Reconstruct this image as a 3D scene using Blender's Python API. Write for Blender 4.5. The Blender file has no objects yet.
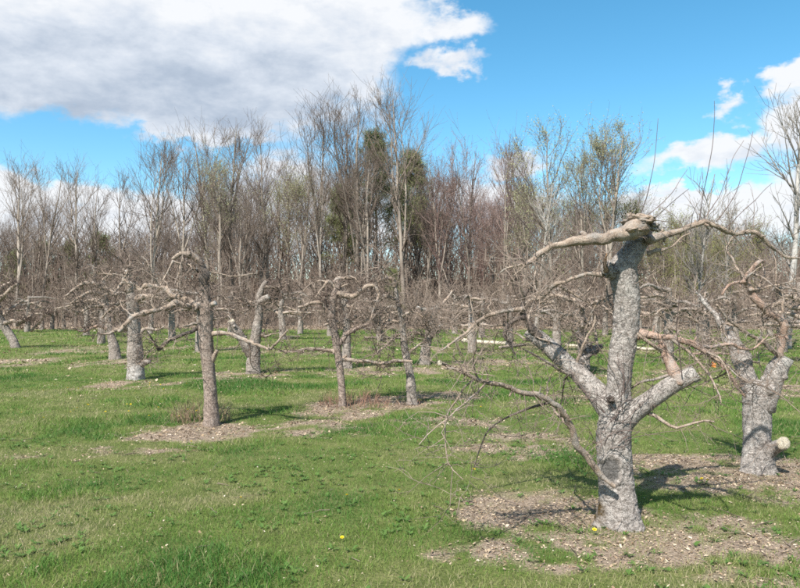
import bpy, math
import numpy as np

# ------------------------------------------------------------------ scene, camera, light
scene = bpy.context.scene
COL = scene.collection
F = 690.0                       # focal length in photo pixels (photo is 800 x 588)
CAMZ = 1.6
TILT = math.atan(14.0 / F)      # camera looks slightly up: horizon at y = 308

cam_data = bpy.data.cameras.new("camera")
cam = bpy.data.objects.new("camera", cam_data)
COL.objects.link(cam)
cam.location = (0, 0, CAMZ)
cam.rotation_euler = (math.pi / 2 + TILT, 0, 0)
cam_data.sensor_width = 36.0
cam_data.lens = 36.0 * F / 800.0
cam_data.clip_start = 0.05
cam_data.clip_end = 5000.0
scene.camera = cam

SUN_AZ = math.radians(28)       # shadows fall away from the camera and to the right
SUN_EL = math.radians(48)
sun_data = bpy.data.lights.new("sun", 'SUN')
sun_data.energy = 5.0
sun_data.angle = math.radians(0.5)
sun_data.color = (1.0, 0.95, 0.87)
sun = bpy.data.objects.new("sun", sun_data)
COL.objects.link(sun)
from mathutils import Vector
trav = Vector((math.sin(SUN_AZ) * math.cos(SUN_EL), math.cos(SUN_AZ) * math.cos(SUN_EL), -math.sin(SUN_EL)))
sun.rotation_euler = trav.to_track_quat('-Z', 'Y').to_euler()
sun.location = (-6, -12, 25)

scene.view_settings.view_transform = 'Standard'
scene.view_settings.look = 'None'
scene.view_settings.gamma = 1.0
scene.view_settings.exposure = 0.90
scene.cycles.max_bounces = 4
scene.cycles.diffuse_bounces = 1
scene.cycles.glossy_bounces = 1
scene.cycles.transmission_bounces = 2
scene.cycles.use_denoising = False
scene.cycles.pixel_filter_type = 'BLACKMAN_HARRIS'
scene.cycles.filter_width = 1.7

# ------------------------------------------------------------------ world: sky with clouds
world = bpy.data.worlds.new("World")
scene.world = world
world.use_nodes = True
world.cycles.sampling_method = 'MANUAL'
world.cycles.sample_map_resolution = 512
WT = world.node_tree
WT.nodes.clear()


class NT:
    """small node helper"""
    def __init__(self, tree):
        self.t = tree

    def n(self, kind, **kw):
        nd = self.t.nodes.new(kind)
        for k, v in kw.items():
            setattr(nd, k, v)
        return nd

    def link(self, a, b):
        self.t.links.new(a, b)

    def put(self, sock, v):
        if isinstance(v, bpy.types.NodeSocket):
            self.link(v, sock)
        elif v is not None:
            sock.default_value = v

    def m(self, op, a, b=None, c=None, clamp=False):
        nd = self.n('ShaderNodeMath', operation=op, use_clamp=clamp)
        self.put(nd.inputs[0], a)
        self.put(nd.inputs[1], b)
        self.put(nd.inputs[2], c)
        return nd.outputs[0]

    def mr(self, v, a, b, c=0.0, d=1.0, smooth=False):
        nd = self.n('ShaderNodeMapRange', interpolation_type='SMOOTHSTEP' if smooth else 'LINEAR')
        self.put(nd.inputs['Value'], v)
        for k, x in zip(('From Min', 'From Max', 'To Min', 'To Max'), (a, b, c, d)):
            self.put(nd.inputs[k], x)
        return nd.outputs[0]

    def noise(self, vec, scale, detail=4.0, rough=0.55, dist=0.0):
        nd = self.n('ShaderNodeTexNoise')
        self.put(nd.inputs['Vector'], vec)
        nd.inputs['Scale'].default_value = scale
        nd.inputs['Detail'].default_value = detail
        nd.inputs['Roughness'].default_value = rough
        nd.inputs['Distortion'].default_value = dist
        return nd.outputs['Fac']

    def mapping(self, vec, scale=(1, 1, 1), loc=(0, 0, 0)):
        nd = self.n('ShaderNodeMapping')
        self.put(nd.inputs['Vector'], vec)
        nd.inputs['Scale'].default_value = scale
        nd.inputs['Location'].default_value = loc
        return nd.outputs[0]

    def mix(self, fac, a, b, blend='MIX'):
        nd = self.n('ShaderNodeMix', data_type='RGBA', blend_type=blend)
        self.put(nd.inputs[0], fac)
        for s, v in ((nd.inputs[6], a), (nd.inputs[7], b)):
            if isinstance(v, tuple) and len(v) == 3:
                v = v + (1.0,)
            self.put(s, v)
        return nd.outputs[2]

    def ramp(self, fac, stops):
        nd = self.n('ShaderNodeValToRGB')
        el = nd.color_ramp.elements
        while len(el) < len(stops):
            el.new(0.5)
        for e, (p, c) in zip(el, stops):
            e.position = p
            e.color = tuple(c) + (1.0,)
        self.put(nd.inputs[0], fac)
        return nd.outputs[0]


W = NT(WT)
sky = W.n('ShaderNodeTexSky', sky_type='NISHITA')
sky.sun_disc = False
sky.sun_elevation = SUN_EL
sky.sun_rotation = SUN_AZ + math.pi       # the sun stands behind the camera, to the left
sky.air_density = 1.0
sky.dust_density = 0.3
sky.ozone_density = 2.2
sky.altitude = 100
SKY_STRENGTH = 0.085
CLOUD_LIGHT = 0.54
tc = W.n('ShaderNodeTexCoord')
vdir = tc.outputs['Generated']
sep = W.n('ShaderNodeSeparateXYZ')
W.link(vdir, sep.inputs[0])
az = W.m('ARCTAN2', sep.outputs[0], sep.outputs[1])
el = W.m('ARCSINE', sep.outputs[2])


def sky_angles(x, y):
    a = math.atan((x - 400) / F)
    return a, math.atan((308 - y) / F * math.cos(a))


# clouds of the photograph: centre and half size in photo pixels, weight
CLOUDS = [(40, 35, 170, 88, 1.25), (190, 45, 170, 92, 1.25), (330, 30, 110, 90, 1.15), (300, 95, 120, 45, 0.8),
          (372, 82, 42, 45, 0.9), (-160, 20, 180, 120, 1.1), (120, -110, 330, 120, 1.2),
          (452, 20, 62, 30, 0.95), (468, 66, 52, 22, 1.15), (520, 74, 34, 13, 0.55), (558, 14, 16, 12, 0.4), (655, 8, 26, 14, 0.5),
          (35, 205, 120, 48, 1.0), (150, 225, 130, 42, 1.0), (260, 200, 100, 50, 0.9), (205, 130, 75, 22, 1.1),
          (340, 220, 120, 50, 0.85), (512, 158, 60, 20, 1.1), (500, 210, 120, 40, 0.8),
          (690, 150, 68, 20, 1.05), (745, 146, 50, 20, 0.95), (732, 104, 26, 15, 0.95), (792, 80, 28, 24, 1.0), (820, 115, 45, 45, 0.8),
          (720, 208, 140, 26, 1.0), (630, 120, 22, 8, 0.5), (840, 195, 90, 45, 1.0)]
CLEAR = [(80, 150, 120, 26, 0.7), (560, 85, 130, 60, 0.8), (640, 70, 120, 60, 0.8), (480, 125, 60, 22, 0.6), (600, 185, 40, 16, 0.5),
         (560, 30, 60, 30, 0.5), (700, 40, 90, 50, 0.7), (470, -40, 60, 30, 0.4), (680, 182, 60, 8, 0.5)]


def blobs(lst, azs, els):
    out = None
    for (x, y, rx, ry, wgt) in lst:
        a, e = sky_angles(x, y)
        ra, re = rx / F, ry / F
        q1 = W.m('MULTIPLY', W.m('SUBTRACT', azs, a), 1.0 / ra)
        q2 = W.m('MULTIPLY', W.m('SUBTRACT', els, e), 1.0 / re)
        r2 = W.m('MULTIPLY_ADD', q1, q1, W.m('MULTIPLY', q2, q2))
        g = W.m('MULTIPLY', W.m('EXPONENT', W.m('MULTIPLY', r2, -0.9)), wgt)
        out = g if out is None else W.m('SMOOTH_MAX', out, g, 0.15)
    return out


warpn = W.n('ShaderNodeTexNoise')
W.put(warpn.inputs['Vector'], W.mapping(vdir, (1, 1, 1.9)))
warpn.inputs['Scale'].default_value = 7.0
warpn.inputs['Detail'].default_value = 6.0
ws = W.n('ShaderNodeSeparateXYZ')
W.link(warpn.outputs['Color'], ws.inputs[0])
azw = W.m('ADD', az, W.m('MULTIPLY', W.m('SUBTRACT', ws.outputs[0], 0.5), 0.16))
elw = W.m('ADD', el, W.m('MULTIPLY', W.m('SUBTRACT', ws.outputs[1], 0.5), 0.09))
w2 = W.n('ShaderNodeTexNoise')
W.put(w2.inputs['Vector'], W.mapping(vdir, (1, 1, 1.6)))
w2.inputs['Scale'].default_value = 22.0
w2.inputs['Detail'].default_value = 7.0
w2.inputs['Roughness'].default_value = 0.6
ws2 = W.n('ShaderNodeSeparateXYZ')
W.link(w2.outputs['Color'], ws2.inputs[0])
azw = W.m('ADD', azw, W.m('MULTIPLY', W.m('SUBTRACT', ws2.outputs[0], 0.5), 0.09))
elw = W.m('ADD', elw, W.m('MULTIPLY', W.m('SUBTRACT', ws2.outputs[1], 0.5), 0.075))
pos = blobs(CLOUDS, azw, elw)
neg = blobs(CLEAR, azw, elw)
cvec = W.mapping(vdir, (1.0, 1.0, 2.2))
fb = W.noise(cvec, 3.2, 9.0, 0.58)
fine = W.noise(cvec, 11.0, 9.0, 0.62, 0.25)
# far outside the picture the sky goes on with the same broken cumulus
infr = W.m('MULTIPLY', W.mr(W.m('ABSOLUTE', az), 0.75, 1.1, 1.0, 0.0, True), W.mr(el, 0.5, 0.75, 1.0, 0.0, True))
generic = W.mr(fb, 0.44, 0.62, -0.1, 1.05)
field = W.m('SUBTRACT', pos, W.m('MULTIPLY', neg, 0.8))
mixf = W.n('ShaderNodeMix', data_type='FLOAT')
W.link(infr, mixf.inputs[0]); W.link(generic, mixf.inputs[2]); W.link(field, mixf.inputs[3])
dens = W.m('ADD', mixf.outputs[0], W.m('MULTIPLY', W.m('SUBTRACT', fb, 0.5), 0.75))
dens = W.m('ADD', dens, W.m('MULTIPLY', W.m('SUBTRACT', fine, 0.5), 0.62))
fine_up = W.noise(W.mapping(vdir, (1.0, 1.0, 2.2), (-0.012, 0, 0.05)), 11.0, 7.0, 0.6, 0.25)
alpha = W.mr(dens, 0.26, 0.70, 0.0, 0.98, True)
# cloud body: bright rims and tops, grey where the cloud is thick and we see its underside
dens_up = W.noise(W.mapping(vdir, (1.0, 1.0, 2.2), (0, 0, 0.10)), 3.2, 6.0, 0.55)
lit = W.m('ADD', W.m('MULTIPLY', W.m('SUBTRACT', fb, dens_up), 2.2), W.m('MULTIPLY', W.m('SUBTRACT', fine, fine_up), 1.7))
lit = W.m('ADD', lit, W.m('MULTIPLY', W.m('SUBTRACT', fine, 0.5), 0.7))
a0, e0 = sky_angles(180, 108)
q1 = W.m('MULTIPLY', W.m('SUBTRACT', azw, a0), F / 290.0)
q2 = W.m('MULTIPLY', W.m('SUBTRACT', elw, e0), F / 46.0)
under = W.m('EXPONENT', W.m('MULTIPLY', W.m('MULTIPLY_ADD', q1, q1, W.m('MULTIPLY', q2, q2)), -0.8))
thick = W.mr(dens, 0.55, 1.5, 0.0, 1.0, True)
shade = W.m('ADD', W.m('MULTIPLY', thick, 0.22), W.m('MULTIPLY', under, 0.5))
shade = W.m('SUBTRACT', shade, W.m('MULTIPLY', lit, 0.5), clamp=True)
ccol = W.ramp(shade, [(0.0, (0.95, 0.97, 1.0)), (0.3, (0.74, 0.80, 0.89)), (0.65, (0.50, 0.58, 0.70)), (1.0, (0.36, 0.44, 0.56))])
cs = W.n('ShaderNodeVectorMath', operation='SCALE')
W.link(ccol, cs.inputs[0])
cs.inputs['Scale'].default_value = CLOUD_LIGHT / SKY_STRENGTH
hsv = W.n('ShaderNodeHueSaturation')
hsv.inputs['Hue'].default_value = 0.482
hsv.inputs['Saturation'].default_value = 1.28
hsv.inputs['Value'].default_value = 1.26
W.link(sky.outputs[0], hsv.inputs['Color'])
skymix = W.mix(alpha, hsv.outputs[0], cs.outputs[0])
bg = W.n('ShaderNodeBackground')
bg.inputs['Strength'].default_value = SKY_STRENGTH
W.link(skymix, bg.inputs['Color'])
wo = W.n('ShaderNodeOutputWorld')
W.link(bg.outputs[0], wo.inputs[0])

# ------------------------------------------------------------------ numeric helpers
RNG = np.random.default_rng(7)


def _hash(ix, iy, iz):
    h = (ix * 374761393 + iy * 668265263 + iz * 1274126177) & 0xFFFFFFFF
    h = ((h ^ (h >> 13)) * 1274126177) & 0xFFFFFFFF
    return ((h ^ (h >> 16)) & 0xFFFFFF) / float(0xFFFFFF)


def vnoise(p, scale=1.0, seed=0):
    """value noise in 0..1 on points (N,3) or (N,2)"""
    p = np.asarray(p, float) * scale
    if p.shape[-1] == 2:
        p = np.concatenate([p, np.zeros(p.shape[:-1] + (1,))], -1)
    p = p + seed * 17.13
    i = np.floor(p).astype(np.int64)
    f = p - i
    f = f * f * (3 - 2 * f)
    out = 0
    for dx in (0, 1):
        for dy in (0, 1):
            for dz in (0, 1):
                w = (f[..., 0] if dx else 1 - f[..., 0]) * (f[..., 1] if dy else 1 - f[..., 1]) * (f[..., 2] if dz else 1 - f[..., 2])
                out = out + w * _hash(i[..., 0] + dx, i[..., 1] + dy, i[..., 2] + dz)
    return out


def fbm(p, scale, octv=4, seed=0):
    s, a, t = 0, 1.0, 0
    for o in range(octv):
        s = s + a * vnoise(p, scale * 2 ** o, seed + o * 3)
        t += a
        a *= 0.5
    return s / t


def nrm(v):
    return v / np.maximum(np.linalg.norm(v, axis=-1, keepdims=True), 1e-9)


def px(x, y, d):
    """point at photo pixel (x, y) and depth d metres in front of the camera"""
    u, v = (x - 400) / F, (294 - y) / F
    return np.array([u * d, d * (math.cos(TILT) - v * math.sin(TILT)), CAMZ + d * (math.sin(TILT) + v * math.cos(TILT))])


def ground_depth(y):
    return CAMZ / ((y - 294) / F * math.cos(TILT) - math.sin(TILT))


def ground_pt(x, y):
    p = px(x, y, ground_depth(y))
    p[2] = 0
    return p


def mesh_np(name, V, T=None, Q=None, mat=None, smooth=True, attrs=None):
    """mesh from numpy vertices, triangles and quads"""
    me = bpy.data.meshes.new(name)
    V = np.asarray(V, np.float32)
    parts, starts, tot = [], [], 0
    if T is not None and len(T):
        T = np.asarray(T, np.int32)
        parts.append(T.ravel()); starts.append(np.arange(len(T)) * 3 + tot); tot += T.size
    if Q is not None and len(Q):
        Q = np.asarray(Q, np.int32)
        parts.append(Q.ravel()); starts.append(np.arange(len(Q)) * 4 + tot); tot += Q.size
    idx = np.concatenate(parts)
    st = np.concatenate(starts).astype(np.int32)
    me.vertices.add(len(V)); me.vertices.foreach_set('co', V.ravel())
    me.loops.add(len(idx)); me.loops.foreach_set('vertex_index', idx.astype(np.int32))
    me.polygons.add(len(st)); me.polygons.foreach_set('loop_start', st)
    if smooth:
        me.polygons.foreach_set('use_smooth', np.ones(len(st), bool))
    for k, a in (attrs or {}).items():
        at = me.attributes.new(k, 'FLOAT', 'POINT')
        at.data.foreach_set('value', np.asarray(a, np.float32))
    me.update(calc_edges=True)
    if mat:
        me.materials.append(mat)
    return me


def obj(name, me, parent=None, **props):
    o = bpy.data.objects.new(name, me)
    COL.objects.link(o)
    if parent is not None:
        o.parent = parent
    for k, v in props.items():
        if v:
            o[k] = v
    return o


def tubes(P, R, sides=3, closed_tip=True, rng=RNG):
    """many tubes at once: P (N,K,3) paths, R (N,K) radii -> verts, tris, quads"""
    N, K, _ = P.shape
    T = np.empty_like(P)
    T[:, 1:-1] = P[:, 2:] - P[:, :-2]
    T[:, 0] = P[:, 1] - P[:, 0]
    T[:, -1] = P[:, -1] - P[:, -2]
    T = nrm(T)
    m = nrm(P[:, -1] - P[:, 0])
    ref = nrm(np.cross(m, nrm(rng.normal(size=(N, 3)))))[:, None, :]
    A = nrm(ref - (ref * T).sum(-1, keepdims=True) * T)
    B = np.cross(T, A)
    th = np.arange(sides) / sides * 2 * math.pi
    V = P[:, :, None, :] + R[:, :, None, None] * (A[:, :, None, :] * np.cos(th)[None, None, :, None] + B[:, :, None, :] * np.sin(th)[None, None, :, None])
    V = V.reshape(-1, 3)
    n = np.arange(N)[:, None, None]
    k = np.arange(K - 1)[None, :, None]
    s = np.arange(sides)[None, None, :]
    b = n * K * sides + k * sides
    s2 = (s + 1) % sides
    Q = np.stack([b + s, b + s2, b + sides + s2, b + sides + s], -1).reshape(-1, 4)
    return V, Q


def join(lst):
    Vs, Qs, off = [], [], 0
    for V, Q in lst:
        Vs.append(V); Qs.append(Q + off); off += len(V)
    return np.concatenate(Vs), np.concatenate(Qs)


def grow(P0, D0, L, r0, r1, K, up=0.0, wob=0.15, rng=RNG, curl=0.0):
    N = len(P0)
    P = np.empty((N, K, 3)); P[:, 0] = P0
    d = nrm(D0)
    c = rng.normal(size=(N, 3)) * curl
    for k in range(1, K):
        d = nrm(d + rng.normal(size=(N, 3)) * wob + c + np.array([0, 0, up]))
        P[:, k] = P[:, k - 1] + d * (L / (K - 1))[:, None]
    t = np.linspace(0, 1, K)[None, :]
    R = r0[:, None] * (1 - t) + r1[:, None] * t
    return P, R


def sprout(P, R, n, t0, t1, ang, rng=RNG, jitter=0.3):
    """child starting points on parent paths: n children each; returns start, dir, parent radius, t, parent index"""
    N, K, _ = P.shape
    idx = np.repeat(np.arange(N), n)
    t = rng.uniform(t0, t1, len(idx))
    f = t * (K - 1)
    k = np.minimum(f.astype(int), K - 2)
    w = (f - k)[:, None]
    S = P[idx, k] * (1 - w) + P[idx, k + 1] * w
    tan = nrm(P[idx, k + 1] - P[idx, k])
    rad = R[idx, k] * (1 - w[:, 0]) + R[idx, k + 1] * w[:, 0]
    side = nrm(np.cross(tan, rng.normal(size=(len(idx), 3))))
    a = ang * (1 + rng.normal(size=len(idx)) * jitter)
    D = tan * np.cos(a)[:, None] + side * np.sin(a)[:, None]
    return S, D, rad, t, idx


def catmull(pts, rad, step):
    pts = np.asarray(pts, float); rad = np.asarray(rad, float)
    a = np.vstack([2 * pts[0] - pts[1], pts, 2 * pts[-1] - pts[-2]])
    outp, outr = [], []
    for i in range(len(pts) - 1):
        p0, p1, p2, p3 = a[i:i + 4]
        n = max(2, int(np.linalg.norm(p2 - p1) / step))
        for k in range(n):
            t = k / n
            outp.append(0.5 * (2 * p1 + (p2 - p0) * t + (2 * p0 - 5 * p1 + 4 * p2 - p3) * t * t + (3 * p1 - p0 - 3 * p2 + p3) * t ** 3))
            outr.append(rad[i] * (1 - t) + rad[i + 1] * t)
    outp.append(pts[-1]); outr.append(rad[-1])
    return np.array(outp), np.array(outr)


def limb_tube(P, R, sides, rough=0.1, seed=0, flare=0.0, scale=14.0, cap=True):
    """one bark tube with lumps, transported frames and a closed end"""
    K = len(P)
    T = nrm(np.gradient(P, axis=0))
    A = np.empty_like(P)
    a = np.cross(T[0], [0.3, 0.9, 0.2] if abs(T[0][2]) > 0.5 else [0, 0, 1.0])
    for k in range(K):
        a = a - np.dot(a, T[k]) * T[k]
        a = a / max(np.linalg.norm(a), 1e-9)
        A[k] = a
    B = np.cross(T, A)
    th = np.arange(sides) / sides * 2 * math.pi
    dirs = A[:, None, :] * np.cos(th)[None, :, None] + B[:, None, :] * np.sin(th)[None, :, None]
    rr = np.repeat(R[:, None], sides, 1)
    base = P[:, None, :] + dirs * rr[..., None]
    q = base.reshape(-1, 3)
    lump = (fbm(q, scale * 0.45, 3, seed) - 0.5) * 2.6
    qs = q * np.array([1, 1, 1.0])
    ridge = np.abs(fbm(qs, scale * 2.6, 3, seed + 5) - 0.5) * 2
    ridge2 = fbm(q * np.array([1, 1, 2.4]), scale * 5.5, 2, seed + 9) - 0.5
    fine_ = fbm(q * np.array([1, 1, 1.8]), scale * 11, 2, seed + 12) - 0.5
    disp = (lump * rough + (0.22 - ridge) * rough * 0.8 + ridge2 * rough * 0.9 + fine_ * rough * 0.8).reshape(K, sides)
    rr = rr * (1 + disp)
    if flare:
        z = np.maximum(P[:, 2], 0)
        fl = flare * np.exp(-z / (0.9 * R[0]))[:, None]
        lobes = 0.75 + 0.55 * np.cos(th * 3 + seed)[None, :] + 0.3 * np.cos(th * 5 + seed * 2.1)[None, :]
        rr = rr * (1 + fl * np.clip(lobes, 0.1, 2))
    V = (P[:, None, :] + dirs * rr[..., None]).reshape(-1, 3)
    k = np.arange(K - 1)[:, None]; s = np.arange(sides)[None, :]
    s2 = (s + 1) % sides
    Q = np.stack([k * sides + s, k * sides + s2, (k + 1) * sides + s2, (k + 1) * sides + s], -1).reshape(-1, 4)
    tris = np.zeros((0, 3), int)
    if cap:
        tip = P[-1] + T[-1] * R[-1] * 0.08
        V = np.vstack([V, tip])
        sa = np.arange(sides)
        tris = np.stack([(K - 1) * sides + sa, (K - 1) * sides + (sa + 1) % sides, np.full(sides, len(V) - 1)], -1)
        V = np.vstack([V, P[0] - T[0] * R[0] * 0.5])
        tris = np.vstack([tris, np.stack([(sa + 1) % sides, sa, np.full(sides, len(V) - 1)], -1)])
    return V, tris, Q, T


# ------------------------------------------------------------------ materials
def new_mat(name, rough=0.9, spec=0.15):
    m = bpy.data.materials.new(name)
    m.use_nodes = True
    t = m.node_tree
    t.nodes.clear()
    N = NT(t)
    b = N.n('ShaderNodeBsdfPrincipled')
    b.inputs['Roughness'].default_value = rough
    b.inputs['Specular IOR Level'].default_value = spec
    o = N.n('ShaderNodeOutputMaterial')
    N.link(b.outputs[0], o.inputs[0])
    return m, N, b


def objcoord(N):
    return N.n('ShaderNodeTexCoord').outputs['Object']


def bump(N, b, h, dist, strength=1.0):
    nd = N.n('ShaderNodeBump')
    nd.inputs['Strength'].default_value = strength
    nd.inputs['Distance'].default_value = dist
    N.link(h, nd.inputs['Height'])
    N.link(nd.outputs[0], b.inputs['Normal'])


def mat_old_bark(name, light, dark, lichen, scale=1.0):
    """flaky grey apple bark: small curling flakes, dark checks between them, pale lichen"""
    m, N, b = new_mat(name, 0.95, 0.08)
    oc = objcoord(N)
    warp = N.n('ShaderNodeTexNoise')
    N.put(warp.inputs['Vector'], oc)
    warp.inputs['Scale'].default_value = 16 * scale
    warp.inputs['Detail'].default_value = 4
    wv = N.n('ShaderNodeVectorMath', operation='SCALE')
    N.link(warp.outputs['Color'], wv.inputs[0]); wv.inputs['Scale'].default_value = 0.09 / scale
    av = N.n('ShaderNodeVectorMath', operation='ADD')
    N.link(oc, av.inputs[0]); N.link(wv.outputs[0], av.inputs[1])
    flake = N.noise(N.mapping(av.outputs[0], (24 * scale, 24 * scale, 56 * scale)), 1.0, 5, 0.66)
    check = N.noise(N.mapping(av.outputs[0], (34 * scale, 34 * scale, 17 * scale), (3, 1, 7)), 1.0, 4, 0.6)
    n1 = N.noise(oc, 7 * scale, 5, 0.7)
    n2 = N.noise(oc, 120 * scale, 3, 0.7)
    n3 = N.noise(oc, 3.2 * scale, 4, 0.65)
    mid = tuple(a * 0.62 + c * 0.38 for a, c in zip(light, dark))
    col = N.ramp(N.m('ADD', N.m('MULTIPLY', flake, 0.75), N.m('MULTIPLY', n2, 0.25)), [(0.38, tuple(0.45 * a + 0.55 * c for a, c in zip(mid, dark))), (0.47, mid), (0.56, light)])
    col = N.mix(N.mr(n1, 0.50, 0.62, 0.0, 0.5), col, lichen)
    col = N.mix(N.mr(n3, 0.50, 0.68, 0.0, 0.5), col, tuple(c * 0.62 for c in mid))
    line = N.mr(N.m('ABSOLUTE', N.m('SUBTRACT', check, 0.5)), 0.0, 0.022, 1.0, 0.0, True)
    col = N.mix(N.m('MULTIPLY', line, 0.72), col, tuple(c * 0.5 for c in dark))
    line2 = N.mr(N.m('ABSOLUTE', N.m('SUBTRACT', flake, 0.47)), 0.0, 0.02, 1.0, 0.0, True)
    col = N.mix(N.m('MULTIPLY', line2, 0.3), col, tuple(c * 0.7 for c in dark))
    sc_at = N.n('ShaderNodeAttribute', attribute_name='scar')
    ms_at = N.n('ShaderNodeAttribute', attribute_name='moss')
    lm_at = N.n('ShaderNodeAttribute', attribute_name='lime')
    col = N.mix(N.m('MULTIPLY', lm_at.outputs['Fac'], N.mr(flake, 0.40, 0.52, 0.1, 0.8)), col, (0.52, 0.50, 0.475))
    col = N.mix(sc_at.outputs['Fac'], col, N.ramp(n2, [(0.3, (0.06, 0.058, 0.056)), (0.7, (0.17, 0.165, 0.16))]))
    col = N.mix(N.m('MULTIPLY', ms_at.outputs['Fac'], N.mr(n1, 0.35, 0.5)), col, N.ramp(n2, [(0.3, (0.06, 0.042, 0.02)), (0.7, (0.14, 0.095, 0.045))]))
    N.link(col, b.inputs['Base Color'])
    h = N.m('ADD', N.m('MULTIPLY', flake, 1.3), N.m('SUBTRACT', N.m('MULTIPLY', n2, 0.35), N.m('MULTIPLY', line, 0.35)))
    bump(N, b, h, 0.022, 0.8)
    return m


def mat_young_bark(name, c1, c2, c3, scale=1.0, patches=0.6):
    m, N, b = new_mat(name, 0.75, 0.25)
    oc = objcoord(N)
    n1 = N.noise(oc, 13 * scale, 6, 0.72, 0.6)
    n2 = N.noise(oc, 110 * scale, 3, 0.7)
    n3 = N.noise(oc, 5 * scale, 4, 0.65)
    col = N.ramp(N.m('ADD', N.m('MULTIPLY', n1, 0.7), N.m('MULTIPLY', n2, 0.3)), [(0.36, c1), (0.49, c2), (0.62, c3)])
    col = N.mix(N.mr(n3, 0.52, 0.7, 0.0, 0.55 if patches else 0.12), col, tuple(0.28 * x + 0.06 for x in c2))
    g_ = sum(c2) / 3 * 1.15
    n4 = N.noise(N.mapping(oc, (1, 1, 1), (4, 9, 2)), 9 * scale, 5, 0.7)
    col = N.mix(N.mr(n4, 0.5, 0.62, 0.0, patches), col, (g_ * 1.02, g_ * 0.97, g_ * 0.91))
    N.link(col, b.inputs['Base Color'])
    bump(N, b, N.m('ADD', n1, N.m('MULTIPLY', n2, 0.6)), 0.022, 0.9)
    return m


def mat_twig(name, c1, c2, scale=2.0):
    m, N, b = new_mat(name, 0.8, 0.2)
    oc = objcoord(N)
    oi = N.n('ShaderNodeObjectInfo')
    n1 = N.noise(oc, scale, 3, 0.6)
    f = N.m('ADD', N.mr(n1, 0.35, 0.65), N.m('MULTIPLY', N.m('SUBTRACT', oi.outputs['Random'], 0.5), 0.6), clamp=True)
    N.link(N.mix(f, c1, c2), b.inputs['Base Color'])
    return m


def mat_leaf(name, c1, c2, scale=0.6, trans=0.25):
    m, N, b = new_mat(name, 0.6, 0.2)
    oc = objcoord(N)
    n1 = N.noise(oc, scale, 4, 0.7)
    col = N.mix(N.mr(n1, 0.35, 0.65), c1, c2)
    N.link(col, b.inputs['Base Color'])
    if trans:
        tr = N.n('ShaderNodeBsdfTranslucent')
        N.link(col, tr.inputs['Color'])
        ms = N.n('ShaderNodeMixShader')
        ms.inputs[0].default_value = trans
        out = [n for n in m.node_tree.nodes if n.type == 'OUTPUT_MATERIAL'][0]
        N.link(b.outputs[0], ms.inputs[1]); N.link(tr.outputs[0], ms.inputs[2])
        N.link(ms.outputs[0], out.inputs[0])
    return m


M = {}
M['old_bark'] = mat_old_bark('grey_scaly_bark', (0.50, 0.455, 0.42), (0.15, 0.122, 0.105), (0.56, 0.53, 0.495))
M['old_bark_far'] = mat_old_bark('grey_scaly_bark_weathered', (0.42, 0.365, 0.32), (0.11, 0.09, 0.077), (0.50, 0.455, 0.415), 0.7)
M['pale_bark'] = mat_old_bark('pale_lichen_bark', (0.58, 0.56, 0.53), (0.15, 0.135, 0.12), (0.64, 0.63, 0.61), 0.7)
M['brown_bark'] = mat_old_bark('brown_grey_bark', (0.40, 0.32, 0.27), (0.15, 0.112, 0.092), (0.45, 0.385, 0.34), 0.7)
M['limb'] = mat_young_bark('tan_limb_bark', (0.12, 0.085, 0.065), (0.37, 0.285, 0.22), (0.53, 0.435, 0.355))
M['limb_pink'] = mat_young_bark('pinkish_limb_bark', (0.19, 0.115, 0.085), (0.43, 0.29, 0.22), (0.55, 0.41, 0.33))
M['limb_dark'] = mat_young_bark('dark_limb_bark', (0.05, 0.04, 0.035), (0.12, 0.095, 0.08), (0.24, 0.195, 0.165))
M['twig'] = mat_twig('apple_twig_bark', (0.105, 0.075, 0.062), (0.31, 0.245, 0.20), 1.6)
M['shoot'] = mat_twig('dark_shoot_bark', (0.08, 0.06, 0.055), (0.19, 0.14, 0.125), 3.0)
M['cut'] = mat_young_bark('fresh_cut_wood', (0.50, 0.42, 0.31), (0.66, 0.58, 0.45), (0.74, 0.68, 0.56), 3.0, 0.0)
M['cut_grey'] = mat_young_bark('weathered_cut_wood', (0.34, 0.31, 0.28), (0.52, 0.49, 0.45), (0.64, 0.61, 0.57), 3.0, 0.0)
M['cut_orange'] = mat_young_bark('torn_orange_wood', (0.20, 0.11, 0.06), (0.38, 0.23, 0.13), (0.52, 0.36, 0.22), 3.0, 0.0)
M['moss_bark'] = mat_young_bark('rusty_mossy_bark', (0.09, 0.055, 0.02), (0.20, 0.13, 0.06), (0.34, 0.28, 0.22), 2.0)
M['trunk_far'] = mat_twig('woodland_trunk_bark', (0.15, 0.122, 0.10), (0.42, 0.365, 0.31), 0.35)
M['crown_far'] = mat_twig('woodland_branch_bark', (0.115, 0.087, 0.071), (0.28, 0.227, 0.19), 0.25)
M['crown_red'] = mat_twig('reddish_branch_bark', (0.15, 0.10, 0.088), (0.31, 0.23, 0.205), 0.25)
M['bud_red'] = mat_leaf('red_buds', (0.26, 0.14, 0.12), (0.38, 0.235, 0.205), 0.6, 0.15)
M['leaf_pale'] = mat_leaf('pale_young_leaves', (0.38, 0.39, 0.20), (0.50, 0.51, 0.30), 0.5, 0.35)
M['leaf_olive'] = mat_leaf('olive_young_leaves', (0.24, 0.255, 0.075), (0.36, 0.37, 0.13), 0.5, 0.35)
M['needle'] = mat_leaf('pine_needles', (0.085, 0.125, 0.045), (0.17, 0.21, 0.08), 0.5, 0.1)
M['needle_olive'] = mat_leaf('olive_pine_needles', (0.13, 0.15, 0.06), (0.22, 0.24, 0.10), 0.5, 0.1)
M['white_bark'] = mat_twig('white_tree_bark', (0.28, 0.265, 0.245), (0.52, 0.495, 0.465), 1.2)
M['white_branch'] = mat_twig('grey_white_branch_bark', (0.20, 0.18, 0.163), (0.40, 0.37, 0.335), 0.8)
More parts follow.
